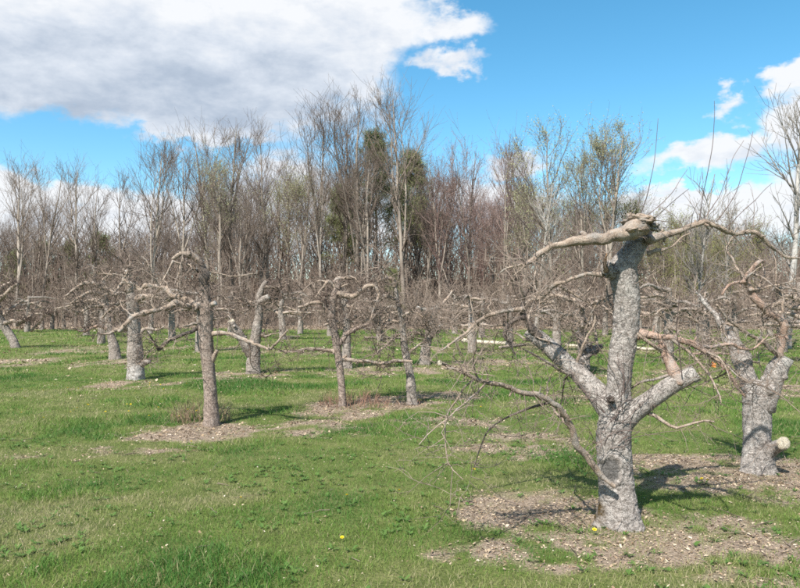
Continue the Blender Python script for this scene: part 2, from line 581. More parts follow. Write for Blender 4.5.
M['brush'] = mat_twig('thicket_stems', (0.115, 0.084, 0.066), (0.31, 0.245, 0.198), 0.22)
M['straw'] = mat_twig('dry_stalks', (0.27, 0.19, 0.12), (0.46, 0.36, 0.24), 3.0)
M['sucker'] = mat_twig('reddish_suckers', (0.20, 0.11, 0.08), (0.36, 0.22, 0.16), 3.0)

# ------------------------------------------------------------------ ground
# patches of wood chips and dead leaves under the trees: centre, half sizes
MULCH = []


def mulch(x, y, rx, ry, w=1.0):
    p = ground_pt(x, y)
    MULCH.append((p[0], p[1], rx, ry, w))


mulch(535, 512, 0.62, 0.36)
mulch(500, 497, 0.45, 0.4, 0.9)
mulch(575, 540, 0.45, 0.25, 0.85)
mulch(560, 560, 0.5, 0.22, 0.6)
mulch(690, 543, 0.62, 0.30, 0.95)
mulch(745, 532, 0.6, 0.42, 0.85)
mulch(795, 550, 0.55, 0.5, 0.85)
mulch(640, 555, 0.4, 0.2, 0.7)
mulch(480, 550, 0.3, 0.3, 0.5)
mulch(770, 575, 0.5, 0.2, 0.5)
mulch(630, 530, 1.1, 0.42, 0.55)
mulch(670, 470, 0.5, 0.5, 0.85)
mulch(740, 480, 0.9, 0.7, 0.85)
mulch(800, 480, 0.9, 0.8, 0.85)
mulch(690, 462, 1.0, 0.3, 0.7)
mulch(190, 430, 0.72, 0.62)
mulch(145, 434, 0.4, 0.35, 0.7)
mulch(240, 428, 0.3, 0.6, 0.6)
mulch(345, 408, 0.7, 0.8, 0.95)
mulch(390, 402, 0.9, 0.7, 0.85)
mulch(450, 420, 1.0, 0.5, 0.5)
mulch(440, 395, 0.8, 0.6, 0.8)
mulch(320, 425, 0.9, 0.8, 0.45)
mulch(510, 440, 0.7, 0.9, 0.55)
mulch(135, 384, 1.0, 1.1, 0.6)
mulch(253, 376, 1.2, 1.3, 0.55)
mulch(350, 372, 1.3, 1.3, 0.55)
mulch(432, 368, 1.5, 1.5, 0.6)
mulch(0, 362, 1.8, 1.6, 0.9)
mulch(115, 362, 1.5, 1.5, 0.6)
mulch(500, 362, 2.0, 1.2, 0.6)
mulch(560, 400, 1.0, 0.7, 0.5)
mulch(620, 372, 2.0, 1.2, 0.5)
mulch(790, 390, 1.5, 1.2, 0.6)
mulch(130, 448, 0.8, 0.22, 0.55)
mulch(70, 455, 0.6, 0.2, 0.4)
for _x in range(60, 800, 40):
    mulch(_x + RNG.uniform(-20, 20), 349 + RNG.uniform(-4, 4), 2.2, 1.2, RNG.uniform(0.3, 0.6))


def mulch_mask(p):
    q = p[:, :2]
    wx = (fbm(q, 1.7, 3, 31) - 0.5) * 0.9
    wy = (fbm(q, 1.7, 3, 47) - 0.5) * 0.9
    out = np.zeros(len(q))
    for (x, y, rx, ry, w) in MULCH:
        r = np.sqrt(((q[:, 0] - x) / rx + wx / max(rx, .5) * 0.6) ** 2 + ((q[:, 1] - y) / ry + wy / max(ry, .5) * 0.6) ** 2)
        out = np.maximum(out, w * np.clip((1.45 - r) / 0.95, 0, 1))
    br = fbm(q, 2.6, 5, 3)
    rag = fbm(q, 9.0, 3, 41)
    out = np.clip(out * 1.0 - 0.06 + ((br - 0.5) * 2.8 + (rag - 0.5) * 1.6) * np.clip(out * 3, 0, 1), 0, 1)
    # the wood's floor is all leaf litter
    edge = 50 + (fbm(q, 0.15, 3, 8) - 0.5) * 10
    out = np.maximum(out, np.clip((q[:, 1] - edge) / 4.0, 0, 1))
    return out


def ground_z(p):
    q = p[:, :2]
    far = np.clip(1 - (q[:, 1] - 30) / 40, 0.0, 1)
    t_ = np.clip((q[:, 1] - 108) / 70.0, 0, 1)
    rise = 9.0 * t_ * t_ * (3 - 2 * t_)            # wooded slope behind the flat orchard
    return rise + ((fbm(q, 0.9, 3, 12) - 0.5) * 0.07 + (fbm(q, 0.22, 2, 15) - 0.5) * 0.10) * far


def axis(dense0, dense1, step, lo, hi):
    a = list(np.arange(dense0, dense1 + 1e-6, step))
    s = step
    while a[-1] < hi:
        s *= 1.22
        a.append(min(a[-1] + s, hi))
    s = step
    while a[0] > lo:
        s *= 1.22
        a.insert(0, max(a[0] - s, lo))
    return np.array(a)


gx = axis(-9, 9, 0.1, -900, 900)
gy = axis(2.5, 16, 0.09, -400, 1600)
GX, GY = np.meshgrid(gx, gy)
GV = np.stack([GX.ravel(), GY.ravel(), np.zeros(GX.size)], -1)
GM = mulch_mask(GV)
GV[:, 2] = ground_z(GV)
nx, ny = len(gx), len(gy)
ii = np.arange(nx - 1)[None, :]; jj = np.arange(ny - 1)[:, None]
GQ = np.stack([jj * nx + ii, jj * nx + ii + 1, (jj + 1) * nx + ii + 1, (jj + 1) * nx + ii], -1).reshape(-1, 4)

gm, N, b = new_mat('orchard_ground', 0.95, 0.1)
oc = objcoord(N)
at = N.n('ShaderNodeAttribute', attribute_name='mulch')
n_big = N.noise(oc, 0.5, 4, 0.6)
n_mid = N.noise(oc, 3.0, 5, 0.65)
n_fine = N.noise(oc, 38.0, 4, 0.7)
turf = N.ramp(N.m('ADD', N.m('MULTIPLY', n_mid, 0.55), N.m('MULTIPLY', n_fine, 0.45)),
              [(0.3, (0.07, 0.10, 0.025)), (0.5, (0.135, 0.165, 0.05)), (0.68, (0.26, 0.25, 0.11))])
litter = N.ramp(n_fine, [(0.25, (0.15, 0.11, 0.083)), (0.5, (0.36, 0.275, 0.21)), (0.75, (0.52, 0.43, 0.35))])
N.link(N.mix(N.mr(at.outputs['Fac'], 0.2, 0.7, 0.0, 0.95), turf, litter), b.inputs['Base Color'])
bump(N, b, N.m('ADD', n_fine, n_mid), 0.04, 0.9)
obj('ground', mesh_np('ground', GV, None, GQ, gm, True, {'mulch': GM}), kind='structure')

# ------------------------------------------------------------------ grass, blade by blade
def scatter(d0, d1, dens, margin=1.2):
    area = 0
    n = int(dens * ((d1 ** 2 - d0 ** 2) * 0.60 + 2 * margin * (d1 - d0)))
    d = np.sqrt(RNG.uniform(d0 ** 2, d1 ** 2, n))
    x = RNG.uniform(-1, 1, n) * (0.60 * d + margin)
    return np.stack([x, d, np.zeros(n)], -1)


gV, gT, gtint, off = [], [], [], 0
for (d0, d1, dens, wid, hgt, segs) in ((3.0, 6.0, 5200, 0.0031, 0.046, 2), (6.0, 10.0, 2500, 0.0048, 0.048, 1), (10.0, 17.0, 1000, 0.0085, 0.054, 1),
                                       (17.0, 30.0, 300, 0.016, 0.062, 1), (30.0, 56.0, 75, 0.034, 0.07, 1)):
    p = scatter(d0, d1, dens)
    mk = mulch_mask(p)
    clump = fbm(p, 1.1, 3, 21)
    lush = np.clip((fbm(p, 1.0, 5, 77) - 0.54) * 8, 0, 1)
    keep = RNG.uniform(0, 1, len(p)) < np.clip(1.0 - mk * 1.05 + 0.5 * np.clip((fbm(p, 4.5, 3, 66) - 0.56) * 8, 0, 1), 0.05, 1) * np.clip(0.30 + clump * 1.35, 0.2, 1)
    for (bx_, by_) in ((619, 523), (757, 471), (212, 424)):
        g_ = ground_pt(bx_, by_)
        rr_ = np.hypot(p[:, 0] - g_[0], (p[:, 1] - g_[1] + 0.1))
        keep |= RNG.uniform(0, 1, len(p)) < 0.75 * np.exp(-(rr_ / (0.50 if by_ > 440 else 0.2)) ** 4) * np.clip((fbm(p, 5.0, 2, 13) - 0.36) * 5, 0, 1)
    p, mk, lush, clump = p[keep], mk[keep], lush[keep], clump[keep]
    n = len(p)
    p[:, 2] = ground_z(p) - 0.004
    h = hgt * RNG.uniform(0.45, 1.25, n) * (0.75 + 0.75 * lush) * (1 - 0.35 * mk)
    w = wid * RNG.uniform(0.6, 1.3, n) * (1 + 0.3 * lush)
    a = RNG.uniform(0, 2 * math.pi, n)
    lean = RNG.uniform(0.2, 1.25, n) * h
    la = RNG.uniform(0, 2 * math.pi, n)
    side = np.stack([np.cos(a), np.sin(a), np.zeros(n)], -1) * w[:, None] * 0.5
    ld = np.stack([np.cos(la), np.sin(la), np.zeros(n)], -1)
    tip = p + ld * lean[:, None] + np.array([0, 0, 1]) * h[:, None]
    # tint: 0 straw .. 1 lush green
    tint = np.clip(0.40 + lush * 0.42 + (clump - 0.5) * 2.1 + RNG.normal(size=n) * 0.14, 0, 1)
    dead = RNG.uniform(0, 1, n) < 0.06 + 0.12 * np.clip((0.5 - clump) * 5, 0, 1)
    tint[dead] = RNG.uniform(0, 0.08, dead.sum())
    if segs == 2:
        mid = p + ld * (lean * 0.32)[:, None] + np.array([0, 0, 1]) * (h * 0.6)[:, None]
        V = np.stack([p - side, p + side, mid + side * 0.8, mid - side * 0.8, tip], 1).reshape(-1, 3)
        i = np.arange(n)[:, None] * 5 + off
        T = np.concatenate([i + np.array([[0, 1, 2]]), i + np.array([[0, 2, 3]]), i + np.array([[3, 2, 4]])])
        k = 5
    else:
        V = np.stack([p - side, p + side, tip], 1).reshape(-1, 3)
        T = np.arange(n)[:, None] * 3 + off + np.array([[0, 1, 2]])
        k = 3
    gV.append(V); gT.append(T); gtint.append(np.repeat(tint, k)); off += len(V)
gmat, N, b = new_mat('grass_blades', 0.6, 0.2)
at = N.n('ShaderNodeAttribute', attribute_name='tint')
gcol = N.ramp(at.outputs['Fac'], [(0.0, (0.40, 0.355, 0.21)), (0.14, (0.32, 0.31, 0.14)), (0.4, (0.185, 0.275, 0.055)), (0.7, (0.115, 0.23, 0.042)), (1.0, (0.06, 0.16, 0.03))])
N.link(gcol, b.inputs['Base Color'])
tr = N.n('ShaderNodeBsdfTranslucent'); N.link(gcol, tr.inputs['Color'])
ms = N.n('ShaderNodeMixShader'); ms.inputs[0].default_value = 0.3
out = [n_ for n_ in gmat.node_tree.nodes if n_.type == 'OUTPUT_MATERIAL'][0]
N.link(b.outputs[0], ms.inputs[1]); N.link(tr.outputs[0], ms.inputs[2]); N.link(ms.outputs[0], out.inputs[0])
grass = obj('grass', mesh_np('grass', np.concatenate(gV), np.concatenate(gT), None, gmat, True, {'tint': np.concatenate(gtint)}),
            kind='stuff', label='short green lawn grass with straw blades between the apple trees', category='grass')


# ------------------------------------------------------------------ wood chips, dead leaves
def flakes(p, size, tint, lift=0.006):
    """bent little leaf or chip shapes: 4 triangles each"""
    n = len(p)
    a = RNG.uniform(0, 2 * math.pi, n)
    asp = RNG.uniform(0.25, 0.75, n)
    u = np.stack([np.cos(a), np.sin(a), RNG.normal(size=n) * 0.28], -1) * size[:, None]
    v = np.stack([-np.sin(a), np.cos(a), RNG.normal(size=n) * 0.35], -1) * (size * asp)[:, None]
    c = p + np.array([0, 0, 1]) * (lift + size * RNG.uniform(0.05, 0.35, n))[:, None]
    bend = np.array([0, 0, 1]) * (size * RNG.uniform(-0.25, 0.45, n))[:, None]
    V = np.stack([c - u, c - 0.3 * u + v + bend, c + u, c + 0.2 * u - v + bend, c - bend * 0.4], 1).reshape(-1, 3)
    i = np.arange(n)[:, None] * 5
    T = np.concatenate([i + np.array([[4, 0, 1]]), i + np.array([[4, 1, 2]]), i + np.array([[4, 2, 3]]), i + np.array([[4, 3, 0]])])
    return V, T, np.repeat(tint, 5)


lmat, N, b = new_mat('dead_leaves_and_chips', 0.85, 0.15)
at = N.n('ShaderNodeAttribute', attribute_name='tint')
N.link(N.ramp(at.outputs['Fac'], [(0.0, (0.12, 0.078, 0.047)), (0.3, (0.28, 0.20, 0.128)), (0.6, (0.43, 0.335, 0.235)), (0.85, (0.52, 0.43, 0.325)), (1.0, (0.60, 0.53, 0.45))]), b.inputs['Base Color'])
Vs, Ts, tt, off = [], [], [], 0
for (d0, d1, dens, sz) in ((3.0, 8.0, 3000, 0.0088), (8.0, 15.0, 850, 0.0145), (15.0, 30.0, 100, 0.032), (30, 58, 14, 0.07)):
    p = scatter(d0, d1, dens)
    mk = mulch_mask(p)
    keep = RNG.uniform(0, 1, len(p)) < np.clip(mk * 1.0, 0.018, 1)
    p = p[keep]
    p[:, 2] = ground_z(p)
    onlawn = mk[keep] < 0.15
    p[:, 2] += np.where(onlawn, RNG.uniform(0.012, 0.04, len(p)), 0)
    s = sz * (0.45 + RNG.exponential(0.45, len(p)).clip(0, 1.5)) * np.where(onlawn, 0.8, 1)
    V, T, t = flakes(p, s, np.clip(RNG.beta(1.8, 2.0, len(p)) + 0.12 * onlawn, 0, 1))
    Vs.append(V); Ts.append(T + off); tt.append(t); off += len(V)
obj('dead_leaves', mesh_np('dead_leaves', np.concatenate(Vs), np.concatenate(Ts), None, lmat, False, {'tint': np.concatenate(tt)}),
    kind='stuff', label='brown dead leaves and wood chips strewn under the apple trees', category='dead leaves')

p = scatter(3.2, 13.0, 26)
p = p[RNG.uniform(0, 1, len(p)) < np.clip(mulch_mask(p), 0.04, 1)]
p[:, 2] = ground_z(p) + 0.012
n = len(p)
a = RNG.uniform(0, 2 * math.pi, n)
TP, TR = grow(p, np.stack([np.cos(a), np.sin(a), RNG.uniform(-0.02, 0.12, n)], -1), RNG.uniform(0.05, 0.32, n), RNG.uniform(0.002, 0.0048, n), np.full(n, 0.0015), 6, 0.0, 0.16)
TV, TQ = tubes(TP, TR, 4)
obj('fallen_twigs', mesh_np('fallen_twigs', TV, None, TQ, M['twig']), kind='stuff', label='broken grey brown twigs strewn over the litter under the trees', category='twigs')

# broad weedy leaves (plantain, dandelion rosettes) in the near turf
wmat = mat_leaf('weed_leaves', (0.08, 0.165, 0.038), (0.14, 0.235, 0.06), 6.0, 0.3)
p = scatter(3.0, 9.0, 42)
wm = mulch_mask(p); wl = fbm(p, 1.6, 3, 91)
p = p[(RNG.uniform(0, 1, len(p)) < np.clip((wl - 0.42) * 4, 0.05, 1)) & (wm < 0.75)]
p[:, 2] = ground_z(p)
pp = np.repeat(p, 7, 0)
ang = RNG.uniform(0, 2 * math.pi, len(pp)); ln = RNG.uniform(0.025, 0.06, len(pp)); hw = ln * RNG.uniform(0.13, 0.25, len(pp))
dd = np.stack([np.cos(ang), np.sin(ang), RNG.uniform(0.25, 0.9, len(pp))], -1) * ln[:, None]
sd = np.stack([-np.sin(ang), np.cos(ang), np.zeros(len(pp))], -1) * hw[:, None]
q0 = pp + np.array([0, 0, 0.006]); qm = q0 + dd * 0.55; qt = q0 + dd * np.array([1, 1, 0.6])
V = np.stack([q0, qm - sd, qm + sd, qt], 1).reshape(-1, 3)
i = np.arange(len(pp))[:, None] * 4
obj('weeds', mesh_np('weeds', V, np.concatenate([i + np.array([[0, 1, 2]]), i + np.array([[1, 3, 2]])]), None, wmat, False),
    kind='stuff', label='low broad leaved weeds scattered through the near turf', category='weeds')


# ------------------------------------------------------------------ apple trees
def twig_cloud(paths, rng, n, d, lmin, lmax, up, spread=1.1, subs=3, mix_side=0.35):
    """shoots and side shoots from a list of (P, R) limb paths"""
    rmin = max(0.0018, d * 0.00034)
    S, D = [], []
    wts = np.array([max(0.05, np.linalg.norm(np.diff(P, axis=0), axis=1).sum()) for P, R in paths])
    cnt = rng.multinomial(n, wts / wts.sum())
    for (P, R), c in zip(paths, cnt):
        if c == 0:
            continue
        t = rng.uniform(0.05, 1.0, c) ** 0.8 * (len(P) - 1)
        k = np.minimum(t.astype(int), len(P) - 2)
        w = (t - k)[:, None]
        q = P[k] * (1 - w) + P[k + 1] * w
        tan = nrm(P[k + 1] - P[k])
        side = nrm(np.cross(tan, rng.normal(size=(c, 3))))
        S.append(q); D.append(nrm(side * spread + tan * mix_side * rng.uniform(-0.3, 1.0, (c, 1)) + np.array([0, 0, up])))
    S = np.concatenate(S); D = np.concatenate(D)
    L = rng.uniform(lmin, lmax, len(S)) * rng.uniform(0.5, 1.0, len(S))
    r0 = rmin * (1.0 + 1.3 * L / lmax)
    P1, R1 = grow(S, D, L, r0, np.full(len(S), rmin * 0.6), 5, 0.02, 0.22, rng, 0.09)
    out = [tubes(P1, R1, 3, rng=rng)]
    if subs:
        S2, D2, rad, t, _ = sprout(P1, R1, subs, 0.15, 0.95, 0.95, rng)
        L2 = np.repeat(L, subs) * rng.uniform(0.2, 0.65, len(S2))
        P2, R2 = grow(S2, D2, L2, np.minimum(rad * 0.9, rmin * 1.3), np.full(len(S2), rmin * 0.55), 4, 0.03, 0.25, rng, 0.08)
        out.append(tubes(P2, R2, 3, rng=rng))
        S3, D3, rad3, t3, _ = sprout(P2, R2, 1, 0.2, 0.9, 0.9, rng)
        L3 = L2 * rng.uniform(0.2, 0.6, len(S3))
        P3, R3 = grow(S3, D3, L3, np.full(len(S3), rmin * 0.8), np.full(len(S3), rmin * 0.5), 3, 0.03, 0.22, rng)
        out.append(tubes(P3, R3, 3, rng=rng))
    return join(out)


def spurs(Pl, Rl, rng, per_m, long=0.05):
    """short crooked spurs, nubs and old pruning stubs along a limb"""
    ln = np.linalg.norm(np.diff(Pl, axis=0), axis=1).sum()
    n = int(rng.poisson(ln * per_m))
    if n == 0 or len(Pl) < 4:
        return None
    k = rng.integers(1, len(Pl) - 1, n)
    tan = nrm(Pl[k + 1 - (k + 1 >= len(Pl))] - Pl[k - 1])
    side = nrm(np.cross(tan, rng.normal(size=(n, 3))))
    D = nrm(side + tan * rng.uniform(-0.2, 0.7, (n, 1)))
    r = Rl[k] * rng.uniform(0.22, 0.5, n)
    P, R = grow(Pl[k] + side * (Rl[k] * 0.5)[:, None], D, Rl[k] * 0.6 + long * rng.uniform(0.25, 1.3, n), r * 1.25, r * 0.6, 5, 0.08, 0.28, rng)
    R[:, 3] *= 1.2
    V, Q = tubes(P, R, 6, rng=rng)
    i = np.arange(n)[:, None] * 30 + 24
    tr = np.concatenate([i + np.array([[0, a, a + 1]]) for a in range(1, 5)])
    return V, tr, Q


def apple_tree(label, trunk, limbs, group='pruned apple trees in the orchard', seed=1, bark='old_bark_far', detail=1.0, twigs=160,
               tw_len=(0.12, 0.6), tw_up=0.25, flare=0.4, shoots=(), rough=0.12, extra=(), twig_mat='twig', d=None, subs=3, marks=(), boughs=16):
    """trunk: [(x, y, width)] in photo pixels from the ground up; limbs: dicts with pts [(x, y, width)], slope, mat, cut"""
    rng = np.random.default_rng(seed)
    d0 = d or ground_depth(trunk[0][1])
    org = px(trunk[0][0], trunk[0][1], d0)
    org[2] = 0
    root = obj('apple_tree', None, label=label, category='tree', group=group)
    root.empty_display_size = 0.3
    root.location = org
    pm = d0 / F                                              # metres per photo pixel at the tree

    def conv(pts, slope=0.0, dd0=0.0):
        out, rad, arc = [], [], 0
        for i, q in enumerate(pts):
            if i:
                arc += math.hypot(q[0] - pts[i - 1][0], q[1] - pts[i - 1][1]) * pm
            dd = q[3] if len(q) > 3 else dd0 + slope * arc
            out.append(px(q[0], q[1], d0 + dd) - org)
            rad.append(q[2] * (0.5 if q[2] > 9 else 0.44) * pm)
        return np.array(out), np.array(rad)

    P, R = conv(trunk)
    P[0, 2] = -0.10
    P, R = catmull(P, R, 0.022 / detail if detail >= 1 else 0.06)
    sides = int(40 * detail) if detail >= 1 else 14
    V, T, Q, _ = limb_tube(P, R, sides, rough, seed, flare, 9.0)
    at_ = {'scar': np.zeros(len(V)), 'moss': np.zeros(len(V)), 'lime': np.zeros(len(V))}
    for (kind, sx, sy, sw, sh) in marks:
        c = px(sx, sy, d0) - org
        q = np.hypot((V[:, 0] - c[0]) / (sw * pm), (V[:, 2] - c[2]) / (sh * pm))
        front = V[:, 1] < np.interp(V[:, 2], P[:, 2], P[:, 1])
        if kind == 'pale':
            at_['lime'] = np.clip((1.1 - q) / 0.35 + (fbm(V, 12, 3, 5) - 0.5) * 2.5, 0, 1) * (q < 1.5)
        elif kind == 'scar':
            inside = np.clip((1.0 - q) / 0.25, 0, 1) * front
            rim = np.exp(-((q - 1.12) / 0.18) ** 2) * front
            V[:, 1] += inside * 0.008 - rim * 0.014
            at_['scar'] = np.maximum(at_['scar'], inside * 0.85)
        else:
            at_['moss'] = np.maximum(at_['moss'], np.clip((1.1 - q) / 0.5, 0, 1))
    tr_ob = obj('trunk', mesh_np('trunk', V, T, Q, M[bark], True, at_), root)
    paths = [(P[len(P) // 2:], R[len(P) // 2:])]
    made = []
    for li, lb in enumerate(limbs):
        slope = lb.get('slope', rng.uniform(-0.55, 0.55))
        Pl, Rl = conv(lb['pts'], slope, lb.get('dd', 0.0))
        Rl = np.maximum(Rl, d0 * 0.00035)
        Pl, Rl = catmull(Pl, Rl, max(0.012, Rl.mean() * 0.7) if detail >= 1 else 0.05)
        if lb.get('swell', True):
            arc_ = np.concatenate([[0], np.cumsum(np.linalg.norm(np.diff(Pl, axis=0), axis=1))])
            Rl = Rl * (1 + 0.22 * np.exp(-arc_ / (2.0 * Rl[0])))
        if lb.get('knobs', True) and len(Pl) > 8:
            # spurs and old pruning knobs
            for _ in range(int(rng.integers(1, 4))):
                c = rng.integers(3, len(Pl) - 2)
                Rl = Rl * (1 + rng.uniform(0.1, 0.28) * np.exp(-((np.arange(len(Rl)) - c) / 1.6) ** 2))
            fade = np.minimum(np.linspace(0, 4, len(Pl)), 1)[:, None]
            for fq, am in ((4, 0.040 if Rl.mean() < 0.04 else 0.012), (11, min(1.3 * Rl.mean(), 0.020) if Rl.mean() < 0.04 else 0.012)):
                jit = (np.stack([fbm(Pl, fq, 2, seed + li), fbm(Pl, fq, 2, seed + li + 50), fbm(Pl, fq, 2, seed + li + 90)], -1) - 0.5)
                Pl = Pl + jit * am * 1.6 * fade
        sd = (20 if Rl.max() > 0.03 else 12) if detail >= 1 else 8
        V, T, Q, TT = limb_tube(Pl, Rl, sd, lb.get('rough', 0.2 if Rl.mean() < 0.04 else 0.11), seed * 7 + li, 0, 16.0)
        sp = spurs(Pl, Rl, rng, 9.0 if detail >= 1 else 4.0, 0.045 if detail >= 1 else 0.07) if lb.get('knobs', True) else None
        if sp:
            T = np.vstack([T, sp[1] + len(V)]); Q = np.vstack([Q, sp[2] + len(V)]); V = np.vstack([V, sp[0]])
        lo = obj('limb', mesh_np('limb', V, T, Q, M[lb.get('mat', 'limb')]), root)
        if lb.get('label'):
            lo['label'] = lb['label']
        paths.append((Pl, Rl))
        if lb.get('bough', True):
            made.append((Pl, Rl))
        if lb.get('cut'):
            # sawn face: a shallow disc with an uneven rim
            tdir = nrm(Pl[-1] - Pl[max(0, len(Pl) - 7)])
            c, t = Pl[-1] + tdir * Rl[-1] * 0.25, tdir
            t = nrm(t + 0.4 * np.array(lb.get('face', (0, -0.2, 0.05))))
            a = nrm(np.cross(t, [0.2, 0.1, 1])); bb = np.cross(t, a)
            th = np.arange(18) / 18 * 2 * math.pi
            rr = Rl[-1] * lb.get('cutr', 1.0) * (1 + rng.uniform(-0.07, 0.07, 18))
            ring = c + (a * np.cos(th)[:, None] + bb * np.sin(th)[:, None]) * rr[:, None]
            VV = np.vstack([ring, ring * 0.25 + c * 0.75 - t * Rl[-1] * 0.04, ring - tdir * Rl[-1] * 0.9])
            s = np.arange(18); s2 = (s + 1) % 18
            QQ = np.vstack([np.stack([s, s2, s2 + 18, s + 18], -1), np.stack([s + 36, s2 + 36, s2, s], -1)])
            VV = np.vstack([VV, c - t * Rl[-1] * 0.06])
            TT3 = np.stack([s + 18, s2 + 18, np.full(18, 54)], -1)
            obj('pruning_cut', mesh_np('pruning_cut', VV, TT3, QQ, M[lb['cut']], False), lo)
    for sh in shoots:
        Pl, Rl = conv(sh['pts'], sh.get('slope', 0.0), sh.get('dd', 0.0))
        Rl = Rl * 0.5
        Rl = np.maximum(Rl, d0 * 0.00033)
        Pl, Rl = catmull(Pl, Rl, 0.03)
        sw = (np.stack([fbm(Pl, 3.0, 2, seed + 3), fbm(Pl, 3.0, 2, seed + 33), fbm(Pl, 3.0, 2, seed + 63)], -1) - 0.5)
        Pl = Pl + sw * 0.07 * np.minimum(np.linspace(0, 3, len(Pl)), 1)[:, None]
        V, T, Q, _ = limb_tube(Pl, Rl, 6, 0.05, seed, 0, 14.0)
        obj('shoot', mesh_np('shoot', V, T, Q, M[sh.get('mat', 'shoot')]), root)
        paths.append((Pl, Rl)) if sh.get('twigs') else None
    if boughs:
        cand = made or paths
        wts = np.array([np.linalg.norm(np.diff(p_, axis=0), axis=1).sum() for p_, _r in cand])
        bp = []
        for q_ in range(boughs):
            p_, r_ = cand[rng.choice(len(cand), p=wts / wts.sum())]
            k_ = int(rng.integers(len(p_) // 4, len(p_) - 1))
            tan = nrm(p_[k_ + 1] - p_[k_])
            dr = nrm(nrm(np.cross(tan, rng.normal(size=3))) * 0.9 + tan * 0.5 + np.array([0, 0, 0.12]))
            ra = min(r_[k_] * 0.62, 0.017) * rng.uniform(0.7, 1.0)
            ra = max(ra, d0 * 0.00045)
            bP, bR = grow(p_[k_][None], dr[None], np.array([rng.uniform(0.25, 0.85)]), np.array([ra]), np.array([max(ra * 0.35, d0 * 0.0003)]), 10, 0.03, 0.30, rng, 0.05)
            bp.append((bP[0], bR[0]))
        V, Q = tubes(np.array([b_[0] for b_ in bp]), np.array([b_[1] for b_ in bp]), 6, rng=rng)
        V[:, 2] = np.maximum(V[:, 2], 0.05)
        obj('branches', mesh_np('branches', V, None, Q, M['limb']), root, kind='stuff')
        paths += bp
    if twigs:
        V, Q = twig_cloud(paths, rng, twigs, d0, tw_len[0], tw_len[1], tw_up, subs=subs)
        V[:, 2] = np.maximum(V[:, 2], 0.05)
        obj('twigs', mesh_np('twigs', V, None, Q, M[twig_mat]), root, kind='stuff')
    return root, conv, tr_ob, made


def L(pts, **kw):
    return dict(pts=pts, **kw)


